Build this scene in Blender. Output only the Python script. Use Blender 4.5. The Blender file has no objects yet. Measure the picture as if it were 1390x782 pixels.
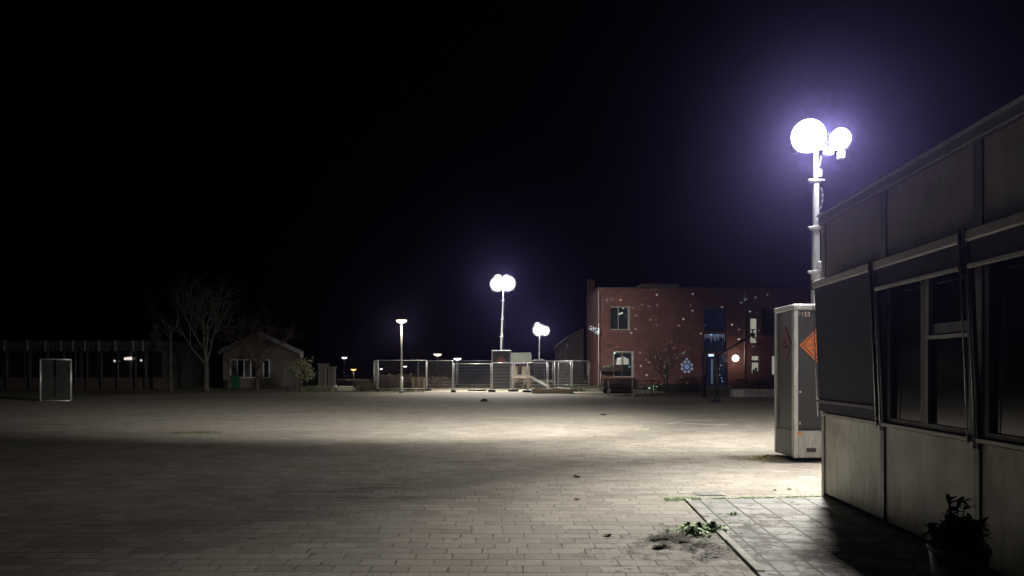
import bpy, math, random
from mathutils import Vector, Matrix
random.seed(7)
S = bpy.context.scene
C = S.collection
F = 1000.0
CH = 1.5
def gx(px, Y): return (px - 695.0) / F * Y
def gz(py, Y): return CH + (500.0 - py) / F * Y
def gd(py): return CH * F / (py - 500.0)

# ------------------------------------------------------------ materials
def new_mat(name):
    m = bpy.data.materials.new(name); m.use_nodes = True
    nt = m.node_tree
    b = nt.nodes['Principled BSDF']
    return m, nt, b
def link(nt, a, b): nt.links.new(a, b)
def noise(nt, vec, scale, detail=4, rough=0.6, dist=0.0):
    n = nt.nodes.new('ShaderNodeTexNoise'); n.inputs['Scale'].default_value = scale
    n.inputs['Detail'].default_value = detail; n.inputs['Roughness'].default_value = rough
    n.inputs['Distortion'].default_value = dist
    if vec is not None: link(nt, vec, n.inputs['Vector'])
    return n
def ramp(nt, fac, stops):
    r = nt.nodes.new('ShaderNodeValToRGB'); e = r.color_ramp.elements
    e[0].position, e[0].color = stops[0][0], (*stops[0][1], 1)
    e[1].position, e[1].color = stops[-1][0], (*stops[-1][1], 1)
    for p, c in stops[1:-1]:
        k = e.new(p); k.color = (*c, 1)
    link(nt, fac, r.inputs['Fac']); return r
def mix(nt, fac, a, b, mode='MIX'):
    m = nt.nodes.new('ShaderNodeMix'); m.data_type = 'RGBA'; m.blend_type = mode
    if isinstance(fac, (int, float)): m.inputs[0].default_value = fac
    else: link(nt, fac, m.inputs[0])
    for s, v in ((6, a), (7, b)):
        if isinstance(v, tuple): m.inputs[s].default_value = (*v, 1)
        else: link(nt, v, m.inputs[s])
    return m.outputs[2]
def math_n(nt, op, a, b=None, c=None):
    m = nt.nodes.new('ShaderNodeMath'); m.operation = op
    for i, v in enumerate((a, b, c)):
        if v is None: continue
        if isinstance(v, (int, float)): m.inputs[i].default_value = v
        else: link(nt, v, m.inputs[i])
    return m.outputs[0]
def bump(nt, b, h, strength, dist=0.01):
    n = nt.nodes.new('ShaderNodeBump'); n.inputs['Strength'].default_value = strength
    n.inputs['Distance'].default_value = dist
    link(nt, h, n.inputs['Height']); link(nt, n.outputs['Normal'], b.inputs['Normal'])
def coords(nt, kind='Object'):
    t = nt.nodes.new('ShaderNodeTexCoord'); return t.outputs[kind]
def mapping(nt, vec, loc=(0,0,0), rot=(0,0,0), scale=(1,1,1)):
    m = nt.nodes.new('ShaderNodeMapping'); link(nt, vec, m.inputs['Vector'])
    m.inputs['Location'].default_value = loc; m.inputs['Rotation'].default_value = rot; m.inputs['Scale'].default_value = scale
    return m.outputs['Vector']

def simple(name, col, rough=0.7, metal=0.0, var=0.25, scale=6.0, bmp=0.15, stretch=(1,1,1), spec=None):
    m, nt, b = new_mat(name)
    v = mapping(nt, coords(nt), scale=stretch)
    n = noise(nt, v, scale, 6, 0.65)
    lo = tuple(c*(1-var) for c in col); hi = tuple(min(1, c*(1+var)) for c in col)
    r = ramp(nt, n.outputs['Fac'], [(0.3, lo), (0.7, hi)])
    link(nt, r.outputs['Color'], b.inputs['Base Color'])
    n2 = noise(nt, v, scale*3, 3)
    rr = nt.nodes.new('ShaderNodeMapRange'); link(nt, n2.outputs['Fac'], rr.inputs['Value'])
    rr.inputs['To Min'].default_value = max(0.02, rough-0.12); rr.inputs['To Max'].default_value = min(1, rough+0.12)
    link(nt, rr.outputs['Result'], b.inputs['Roughness'])
    b.inputs['Metallic'].default_value = metal
    if spec is not None: b.inputs['Specular IOR Level'].default_value = spec
    if bmp: bump(nt, b, n2.outputs['Fac'], bmp, 0.01)
    return m
def emis(name, col, strength):
    m, nt, b = new_mat(name)
    b.inputs['Base Color'].default_value = (*[c*0.5 for c in col], 1)
    b.inputs['Emission Color'].default_value = (*col, 1)
    b.inputs['Emission Strength'].default_value = strength
    return m

def paver_mat():
    m, nt, b = new_mat('concrete_pavers')
    v = mapping(nt, coords(nt), rot=(0,0,math.radians(0.5)))
    nz = noise(nt, v, 1.4, 2)
    # slightly wandering joints
    off = nt.nodes.new('ShaderNodeVectorMath'); off.operation = 'SCALE'
    sub = nt.nodes.new('ShaderNodeVectorMath'); sub.operation = 'SUBTRACT'
    link(nt, nz.outputs['Color'], sub.inputs[0]); sub.inputs[1].default_value = (0.5,0.5,0.5)
    link(nt, sub.outputs[0], off.inputs[0]); off.inputs['Scale'].default_value = 0.05
    add = nt.nodes.new('ShaderNodeVectorMath'); link(nt, v, add.inputs[0]); link(nt, off.outputs[0], add.inputs[1])
    br = nt.nodes.new('ShaderNodeTexBrick')
    s0 = nt.nodes.new('ShaderNodeSeparateXYZ'); link(nt, add.outputs[0], s0.inputs[0])
    r0 = math_n(nt, 'FLOOR', math_n(nt, 'DIVIDE', s0.outputs['Y'], 0.18))
    w0 = nt.nodes.new('ShaderNodeTexWhiteNoise'); w0.noise_dimensions = '1D'; link(nt, r0, w0.inputs['W'])
    cxyz = nt.nodes.new('ShaderNodeCombineXYZ'); link(nt, math_n(nt, 'MULTIPLY_ADD', w0.outputs['Value'], 0.16, s0.outputs['X']), cxyz.inputs[0]); link(nt, s0.outputs['Y'], cxyz.inputs[1])
    link(nt, cxyz.outputs[0], br.inputs['Vector'])
    br.inputs['Scale'].default_value = 1.0
    br.inputs['Brick Width'].default_value = 0.285; br.inputs['Row Height'].default_value = 0.18
    br.inputs['Mortar Size'].default_value = 0.0085; br.inputs['Mortar Smooth'].default_value = 0.35
    br.inputs['Bias'].default_value = 0.0
    br.inputs['Color1'].default_value = (0.25,0.232,0.208,1); br.inputs['Color2'].default_value = (0.35,0.325,0.29,1)
    br.inputs['Mortar'].default_value = (0.30,0.275,0.24,1)
    sepv = nt.nodes.new('ShaderNodeSeparateXYZ'); link(nt, add.outputs[0], sepv.inputs[0])
    big = noise(nt, v, 0.12, 5, 0.6)
    r1 = ramp(nt, big.outputs['Fac'], [(0.25,(0.70,0.69,0.67)), (0.5,(0.95,0.93,0.9)), (0.78,(1.14,1.12,1.08))])
    mid = noise(nt, v, 1.1, 6, 0.7)
    r2 = ramp(nt, mid.outputs['Fac'], [(0.3,(0.78,0.77,0.74)), (0.65,(1.05,1.05,1.05))])
    fine = noise(nt, v, 38, 6, 0.85)
    r3 = ramp(nt, fine.outputs['Fac'], [(0.3,(0.62,0.62,0.61)), (0.7,(1.28,1.28,1.28))])
    c = mix(nt, 1.0, br.outputs['Color'], r1.outputs['Color'], 'MULTIPLY')
    c = mix(nt, 1.0, c, r2.outputs['Color'], 'MULTIPLY')
    c = mix(nt, 1.0, c, r3.outputs['Color'], 'MULTIPLY')
    # joints: open and dark in places, sanded shut in others; every few rows a deeper one
    jn = noise(nt, mapping(nt, v, scale=(0.8,3.0,1)), 1.6, 5, 0.75)
    jr = ramp(nt, jn.outputs['Fac'], [(0.40,(0.06,0.06,0.06)), (0.64,(0.8,0.8,0.8))])
    row = math_n(nt, 'FLOOR', math_n(nt, 'DIVIDE', sepv.outputs['Y'], 0.18))
    wn = nt.nodes.new('ShaderNodeTexWhiteNoise'); wn.noise_dimensions = '1D'; link(nt, row, wn.inputs['W'])
    fy = math_n(nt, 'FRACT', math_n(nt, 'DIVIDE', sepv.outputs['Y'], 0.18))
    edge = math_n(nt, 'LESS_THAN', fy, 0.06)
    rs_ = nt.nodes.new('ShaderNodeMapRange'); link(nt, wn.outputs['Value'], rs_.inputs['Value']); rs_.inputs['To Min'].default_value = 0.3; rs_.inputs['To Max'].default_value = 1.1
    deep = math_n(nt, 'MULTIPLY', edge, rs_.outputs['Result'])
    jn2 = noise(nt, mapping(nt, v, scale=(0.6,2.0,1), loc=(7,3,0)), 0.9, 4, 0.7)
    deep = math_n(nt, 'MULTIPLY', deep, ramp(nt, jn2.outputs['Fac'], [(0.36,(0.15,0.15,0.15)), (0.62,(1,1,1))]).outputs['Color'])
    jf = math_n(nt, 'MULTIPLY', br.outputs['Fac'], jr.outputs['Color'])
    jf = math_n(nt, 'MAXIMUM', jf, deep)
    c = mix(nt, jf, c, (0.035,0.03,0.024))
    # sand spilled over and filling joints in patches
    sn = noise(nt, mapping(nt, v, scale=(0.5,1.0,1)), 0.35, 7, 0.7)
    sr = ramp(nt, sn.outputs['Fac'], [(0.54,(0,0,0)), (0.70,(0.8,0.8,0.8))])
    sandc = mix(nt, 0.55, c, (0.36,0.325,0.26))
    c = mix(nt, sr.outputs['Color'], c, sandc)
    # moss and soil spreading from the joints by the kerb of the side path
    dn = noise(nt, v, 4.5, 8, 0.8, 0.3); dn2 = noise(nt, mapping(nt, v, loc=(2,5,0)), 0.9, 3, 0.6)
    sx_ = nt.nodes.new('ShaderNodeMapRange'); link(nt, sepv.outputs['X'], sx_.inputs['Value']); sx_.inputs['From Min'].default_value = 0.2; sx_.inputs['From Max'].default_value = 1.5
    sx_.inputs['To Min'].default_value = -0.25; sx_.inputs['To Max'].default_value = 0.13
    sy_ = nt.nodes.new('ShaderNodeMapRange'); link(nt, sepv.outputs['Y'], sy_.inputs['Value']); sy_.inputs['From Min'].default_value = 6.5; sy_.inputs['From Max'].default_value = 7.6
    sy_.inputs['To Min'].default_value = 0.0; sy_.inputs['To Max'].default_value = -0.4
    dj = math_n(nt, 'MULTIPLY_ADD', math_n(nt, 'MAXIMUM', br.outputs['Fac'], edge), 0.22, math_n(nt, 'MULTIPLY_ADD', dn.outputs['Fac'], 2.6, -0.8))
    dj = math_n(nt, 'ADD', dj, sx_.outputs['Result']); dj = math_n(nt, 'ADD', dj, sy_.outputs['Result'])
    dj = math_n(nt, 'MULTIPLY_ADD', dn2.outputs['Fac'], 0.3, dj)
    dr_ = ramp(nt, dj, [(0.66,(0,0,0)), (0.86,(0.93,0.93,0.93))])
    c = mix(nt, dr_.outputs['Color'], c, (0.06,0.05,0.036))
    # long tyre-like dark streaks
    st = noise(nt, mapping(nt, v, rot=(0,0,0.15), scale=(0.12,1.3,1)), 0.9, 5, 0.6, 0.4)
    s2 = ramp(nt, st.outputs['Fac'], [(0.60,(1,1,1)), (0.72,(0.66,0.64,0.62))])
    c = mix(nt, 1.0, c, s2.outputs['Color'], 'MULTIPLY')
    link(nt, c, b.inputs['Base Color'])
    b.inputs['Roughness'].default_value = 0.82
    b.inputs['Specular IOR Level'].default_value = 0.35
    h = math_n(nt, 'MULTIPLY', jf, -1.0)
    h = math_n(nt, 'MULTIPLY_ADD', fine.outputs['Fac'], 0.35, h)
    h = math_n(nt, 'MULTIPLY_ADD', mid.outputs['Fac'], 0.9, h)
    bump(nt, b, h, 0.7, 0.006)
    return m
def tile_mat():
    m, nt, b = new_mat('walkway_tiles')
    v = coords(nt)
    br = nt.nodes.new('ShaderNodeTexBrick'); link(nt, mapping(nt, v, rot=(0,0,0)), br.inputs['Vector'])
    br.offset = 0.0; br.offset_frequency = 1
    br.inputs['Scale'].default_value = 1.0
    br.inputs['Brick Width'].default_value = 0.305; br.inputs['Row Height'].default_value = 0.305
    br.inputs['Mortar Size'].default_value = 0.012; br.inputs['Mortar Smooth'].default_value = 0.3
    br.inputs['Color1'].default_value = (0.23,0.225,0.215,1); br.inputs['Color2'].default_value = (0.31,0.305,0.295,1)
    br.inputs['Mortar'].default_value = (0.05,0.045,0.032,1)
    mid = noise(nt, v, 2.2, 6, 0.7)
    r2 = ramp(nt, mid.outputs['Fac'], [(0.3,(0.7,0.68,0.66)), (0.62,(1.05,1.05,1.05))])
    fine = noise(nt, v, 50, 3, 0.7)
    r3 = ramp(nt, fine.outputs['Fac'], [(0.3,(0.8,0.8,0.8)), (0.7,(1.12,1.12,1.12))])
    c = mix(nt, 1.0, br.outputs['Color'], r2.outputs['Color'], 'MULTIPLY')
    c = mix(nt, 1.0, c, r3.outputs['Color'], 'MULTIPLY')
    # soil and moss creeping over from the joints
    mo = noise(nt, v, 5.0, 8, 0.8, 0.5)
    moc = math_n(nt, 'MULTIPLY_ADD', mo.outputs['Fac'], 2.2, -0.6)
    j = math_n(nt, 'MULTIPLY_ADD', br.outputs['Fac'], 0.36, moc)
    big = noise(nt, mapping(nt, v, loc=(3.1,1.2,0)), 0.8, 3)
    j = math_n(nt, 'ADD', j, math_n(nt, 'MULTIPLY', big.outputs['Fac'], 0.35))
    sep = nt.nodes.new('ShaderNodeSeparateXYZ'); link(nt, v, sep.inputs[0])
    # the moss lives in the damp nearest the camera end of the path
    damp = nt.nodes.new('ShaderNodeMapRange'); link(nt, sep.outputs['Y'], damp.inputs['Value'])
    damp.inputs['From Min'].default_value = -2.4; damp.inputs['From Max'].default_value = -0.8
    damp.inputs['To Min'].default_value = 0.045; damp.inputs['To Max'].default_value = -0.12
    j = math_n(nt, 'ADD', j, damp.outputs['Result'])
    mr = ramp(nt, j, [(0.64,(0,0,0)), (0.82,(1,1,1))])
    c = mix(nt, mr.outputs['Color'], c, (0.06,0.052,0.038))
    link(nt, c, b.inputs['Base Color']); b.inputs['Roughness'].default_value = 0.85
    h = math_n(nt, 'MULTIPLY', br.outputs['Fac'], -1.0)
    h = math_n(nt, 'MULTIPLY_ADD', mo.outputs['Fac'], 1.2, h)
    bump(nt, b, h, 0.7, 0.008)
    return m
def brick_mat():
    m, nt, b = new_mat('red_brick')
    v = coords(nt)
    sep = nt.nodes.new('ShaderNodeSeparateXYZ'); link(nt, v, sep.inputs[0])
    s = math_n(nt, 'ADD', sep.outputs['X'], sep.outputs['Y'])
    cb = nt.nodes.new('ShaderNodeCombineXYZ'); link(nt, s, cb.inputs[0]); link(nt, sep.outputs['Z'], cb.inputs[1])
    br = nt.nodes.new('ShaderNodeTexBrick'); link(nt, cb.outputs[0], br.inputs['Vector'])
    br.inputs['Scale'].default_value = 1.0; br.inputs['Brick Width'].default_value = 0.21; br.inputs['Row Height'].default_value = 0.065
    br.inputs['Mortar Size'].default_value = 0.006; br.inputs['Bias'].default_value = 0.1
    br.inputs['Color1'].default_value = (0.22,0.082,0.064,1); br.inputs['Color2'].default_value = (0.14,0.052,0.044,1)
    br.inputs['Mortar'].default_value = (0.12,0.095,0.085,1)
    n = noise(nt, cb.outputs[0], 0.6, 7, 0.75)
    r = ramp(nt, n.outputs['Fac'], [(0.3,(0.6,0.58,0.58)), (0.7,(1.2,1.18,1.15))])
    c = mix(nt, 1.0, br.outputs['Color'], r.outputs['Color'], 'MULTIPLY')
    link(nt, c, b.inputs['Base Color']); b.inputs['Roughness'].default_value = 0.88
    bump(nt, b, math_n(nt, 'MULTIPLY', br.outputs['Fac'], -1.0), 0.6, 0.008)
    return m
def stained_panel(name, base, streak, green=0.5):
    m, nt, b = new_mat(name)
    v = coords(nt)
    n1 = noise(nt, mapping(nt, v, scale=(1,3.2,0.6)), 1.7, 8, 0.75, 0.5)
    r1 = ramp(nt, n1.outputs['Fac'], [(0.35, streak), (0.62, base)])
    n2 = noise(nt, v, 1.6, 6, 0.65)
    r2 = ramp(nt, n2.outputs['Fac'], [(0.32,(0.58,0.56,0.50)), (0.5,(0.92,0.92,0.88)), (0.7,(1.12,1.12,1.1))])
    c = mix(nt, 1.0, r1.outputs['Color'], r2.outputs['Color'], 'MULTIPLY')
    # algae rising from the foot
    sep = nt.nodes.new('ShaderNodeSeparateXYZ'); link(nt, v, sep.inputs[0])
    n3 = noise(nt, mapping(nt, v, scale=(1,6,0.8)), 1.4, 5, 0.7)
    a = math_n(nt, 'MULTIPLY_ADD', sep.outputs['Z'], -0.75, n3.outputs['Fac'])
    r3 = ramp(nt, a, [(0.18,(0,0,0)), (0.5,(1,1,1))])
    f = math_n(nt, 'MULTIPLY', r3.outputs['Color'], green)
    c = mix(nt, f, c, (0.13,0.125,0.06))
    link(nt, c, b.inputs['Base Color']); b.inputs['Roughness'].default_value = 0.6
    f2 = noise(nt, v, 40, 3); bump(nt, b, f2.outputs['Fac'], 0.12, 0.005)
    return m
def glass_mat(name, col=(0.01,0.011,0.013), rough=0.03, wave=0.02):
    m, nt, b = new_mat(name)
    v = coords(nt)
    b.inputs['Base Color'].default_value = (*col, 1)
    n = noise(nt, v, 3.0, 5, 0.7)
    rr = nt.nodes.new('ShaderNodeMapRange'); link(nt, n.outputs['Fac'], rr.inputs['Value'])
    rr.inputs['To Min'].default_value = rough; rr.inputs['To Max'].default_value = rough+0.10
    link(nt, rr.outputs['Result'], b.inputs['Roughness'])
    b.inputs['IOR'].default_value = 1.5
    n2 = noise(nt, v, 1.2, 2); bump(nt, b, n2.outputs['Fac'], wave, 0.05)
    return m
def soil_mat():
    m, nt, b = new_mat('verge_soil_and_grass')
    v = coords(nt)
    n = noise(nt, v, 0.25, 8, 0.7); n2 = noise(nt, v, 6, 6, 0.8)
    s = math_n(nt, 'MULTIPLY_ADD', n2.outputs['Fac'], 0.35, n.outputs['Fac'])
    r = ramp(nt, s, [(0.45,(0.05,0.065,0.02)), (0.62,(0.09,0.095,0.04)), (0.80,(0.17,0.145,0.10))])
    link(nt, r.outputs['Color'], b.inputs['Base Color']); b.inputs['Roughness'].default_value = 0.95
    bump(nt, b, n2.outputs['Fac'], 1.0, 0.08)
    return m
def sand_mat():
    return simple('pale_sand', (0.34,0.30,0.23), 0.95, 0, 0.3, 3.0, 0.6)

M = dict(
    paver=paver_mat(), tile=tile_mat(), brick=brick_mat(), soil=soil_mat(), sand=sand_mat(),
    kerb=simple('kerb_concrete', (0.26,0.25,0.22), 0.85, 0, 0.5, 4, 0.5),
    panel_low=stained_panel('cladding_lower', (0.72,0.71,0.67), (0.53,0.52,0.47), 0.6),
    panel_up=stained_panel('cladding_upper', (0.30,0.285,0.30), (0.24,0.225,0.24), 0.0),
    post=simple('post_dark', (0.045,0.045,0.05), 0.5, 0, 0.2, 4, 0.05),
    alu=simple('weathered_aluminium', (0.50,0.49,0.46), 0.45, 0.6, 0.22, 9, 0.1, (1,1,0.3)),
    alu_dull=simple('dull_aluminium', (0.33,0.32,0.30), 0.5, 0.4, 0.2, 7, 0.1),
    frame_dark=simple('window_frame_dark', (0.10,0.10,0.10), 0.45, 0.2, 0.2, 7, 0.05),
    glass=glass_mat('window_glass'),
    fabric=simple('screen_fabric', (0.010,0.012,0.024), 0.75, 0, 0.2, 14, 0.2, (1,1,0.25)),
    navy=simple('navy_panel', (0.02,0.03,0.06), 0.35, 0, 0.2, 4, 0.03),
    roof=simple('roof_felt', (0.05,0.05,0.05), 0.9, 0, 0.3, 3, 0.4),
    cab_panel=simple('cabinet_panel_dark', (0.024,0.025,0.025), 0.40, 0.0, 0.18, 5, 0.03),
    cab_frame=simple('cabinet_frame_aluminium', (0.50,0.50,0.48), 0.42, 0.45, 0.25, 11, 0.12, (1,1,0.35)),
    cab_skirt=simple('cabinet_skirt_aluminium', (0.40,0.395,0.375), 0.45, 0.45, 0.3, 8, 0.12, (3,3,0.5)),
    galv=simple('galvanised_steel', (0.62,0.63,0.64), 0.4, 0.55, 0.15, 12, 0.08),
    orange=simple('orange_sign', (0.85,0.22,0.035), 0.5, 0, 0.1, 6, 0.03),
    orange_shaded=simple('orange_sign_shaded', (0.13,0.034,0.018), 0.5, 0, 0.2, 6, 0.03),  # same orange sign with its dim lighting put into the colour
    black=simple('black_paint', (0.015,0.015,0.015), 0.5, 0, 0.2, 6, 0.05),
    white=simple('white_paint', (0.78,0.77,0.74), 0.5, 0, 0.08, 6, 0.05),
    red=simple('red_paint', (0.55,0.04,0.03), 0.5, 0, 0.1, 6, 0.03),
    rubber=simple('black_rubber', (0.015,0.014,0.013), 0.9, 0, 0.3, 9, 0.4),
    bark=simple('grey_bark', (0.085,0.078,0.066), 0.9, 0, 0.35, 9, 0.8, (1,1,0.3)),
    bark_brown=simple('brown_bark', (0.06,0.042,0.03), 0.9, 0, 0.35, 9, 0.8, (1,1,0.3)),
    leaf=simple('dull_leaf', (0.10,0.115,0.055), 0.7, 0, 0.4, 3, 0.0),
    leaf_pale=simple('pale_leaf', (0.17,0.18,0.10), 0.7, 0, 0.4, 3, 0.0),
    leaf_dark=simple('dark_leaf', (0.03,0.04,0.018), 0.7, 0, 0.4, 3, 0.0),
    leaf_weed=simple('weed_leaf', (0.17,0.31,0.07), 0.6, 0, 0.4, 5, 0.0),
    leaf_dry=simple('dry_leaf', (0.06,0.042,0.028), 0.85, 0, 0.4, 20, 0.0),
    straw=simple('straw', (0.40,0.32,0.17), 0.8, 0, 0.4, 20, 0.0),
    wood=simple('weathered_wood', (0.27,0.21,0.14), 0.8, 0, 0.35, 5, 0.4, (0.4,3,3)),
    wood_dark=simple('dark_wood', (0.05,0.035,0.025), 0.8, 0, 0.3, 5, 0.3),
    green_roof=simple('green_tarpaulin_roof', (0.055,0.062,0.045), 0.7, 0, 0.2, 3, 0.2),
    cream=simple('cream_boards', (0.68,0.64,0.52), 0.7, 0, 0.2, 3, 0.2),
    purple=simple('purple_trim', (0.14,0.06,0.15), 0.6, 0, 0.2, 3, 0.1),
    concrete=simple('pale_concrete', (0.40,0.39,0.36), 0.85, 0, 0.25, 3, 0.4),
    render_grey=simple('grey_render', (0.10,0.09,0.083), 0.85, 0, 0.25, 2, 0.3),
    render_dark=simple('dark_brick_render', (0.07,0.055,0.048), 0.9, 0, 0.25, 4, 0.3),
    tiles_dark=simple('dark_roof_tiles', (0.08,0.075,0.075), 0.7, 0, 0.3, 6, 0.3),
    fascia=simple('dark_fascia', (0.05,0.045,0.043), 0.6, 0, 0.3, 4, 0.1),
    bin_green=simple('green_plastic', (0.006,0.085,0.028), 0.5, 0, 0.15, 6, 0.05),
    lamp_shell=simple('lamp_housing', (0.08,0.08,0.08), 0.4, 0.4, 0.2, 6, 0.05),
    pole=simple('lamp_pole_paint', (0.55,0.54,0.50), 0.45, 0.2, 0.15, 5, 0.05),
    mesh_grey=simple('grey_board', (0.035,0.035,0.034), 0.8, 0, 0.5, 3, 0.2),
    flake=emis('snowflake_film', (0.38,0.46,0.68), 0.28),
    flake_core=emis('snowflake_film_core', (0.25,0.40,0.80), 0.28),
    blueglass=glass_mat('blue_lit_glass', (0.01,0.02,0.05), 0.08),
    housing=simple('screen_housing_paint', (0.27,0.26,0.24), 0.45, 0.2, 0.2, 7, 0.08),
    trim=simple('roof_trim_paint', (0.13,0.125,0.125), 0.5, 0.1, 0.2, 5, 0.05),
    alu_shaded=simple('shaded_aluminium', (0.16,0.165,0.18), 0.5, 0.3, 0.25, 9, 0.1),  # frame aluminium darkened in colour to stand for weak light
    worn_yellow=simple('worn_yellow_paint', (0.40,0.37,0.22), 0.85, 0, 0.2, 9, 0.3),
    worn_white=simple('worn_white_paint', (0.40,0.385,0.34), 0.85, 0, 0.25, 9, 0.3),
    worn_dark=simple('rubber_streak', (0.17,0.158,0.14), 0.8, 0, 0.25, 9, 0.3),
    chim=simple('dark_chimney_brick', (0.09,0.05,0.04), 0.9, 0, 0.25, 4, 0.3),
    rust=simple('rusty_rod', (0.30,0.10,0.05), 0.7, 0.2, 0.2, 8, 0.1),
)
def lamp_face(name, col, st): return emis(name, col, st)
M['led_near'] = emis('floodlight_lens_bright', (1.0,0.97,0.98), 45)
M['led_far'] = emis('floodlight_lens_far', (1.0,0.97,0.94), 30)
M['warm_bowl'] = emis('street_lamp_bowl', (1.0,0.92,0.70), 4)
M['warm_globe'] = emis('globe_lamp_glass', (1.0,0.88,0.70), 3.5)
M['far_white'] = emis('distant_lamp_white', (0.92,0.96,1.0), 2.6)
M['far_warm'] = emis('distant_lamp_warm', (1.0,0.80,0.62), 3)
M['far_orange'] = emis('distant_lamp_orange', (1.0,0.36,0.10), 2.4)
M['blue_dot'] = emis('door_lamp_blue', (0.5,0.7,1.0), 2.0)
def lit_window(name, c1, c2, st, base=(0.3,0.3,0.27)):
    m, nt, b = new_mat(name)
    v = coords(nt)
    n = noise(nt, mapping(nt, v, scale=(6,6,0.6)), 1.5, 4)
    r = ramp(nt, n.outputs['Fac'], [(0.35,c1), (0.65,c2)])
    b.inputs['Base Color'].default_value = (*base,1); b.inputs['Roughness'].default_value = 0.25
    link(nt, r.outputs['Color'], b.inputs['Emission Color']); b.inputs['Emission Strength'].default_value = st
    return m
M['lit'] = lit_window('lit_curtain', (0.34,0.33,0.27), (0.46,0.44,0.36), 0.7)
M['lit_dim'] = lit_window('lit_blind_blue', (0.01,0.025,0.08), (0.04,0.07,0.16), 0.06, (0.014,0.02,0.04))
M['lit_teal'] = lit_window('dim_room', (0.005,0.01,0.01), (0.05,0.07,0.065), 0.10, (0.01,0.013,0.013))
M['tube'] = emis('window_flood_reflection', (0.8,0.9,0.85), 0.35)  # glowing strip imitating the floodlights reflected in the upper window

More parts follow.
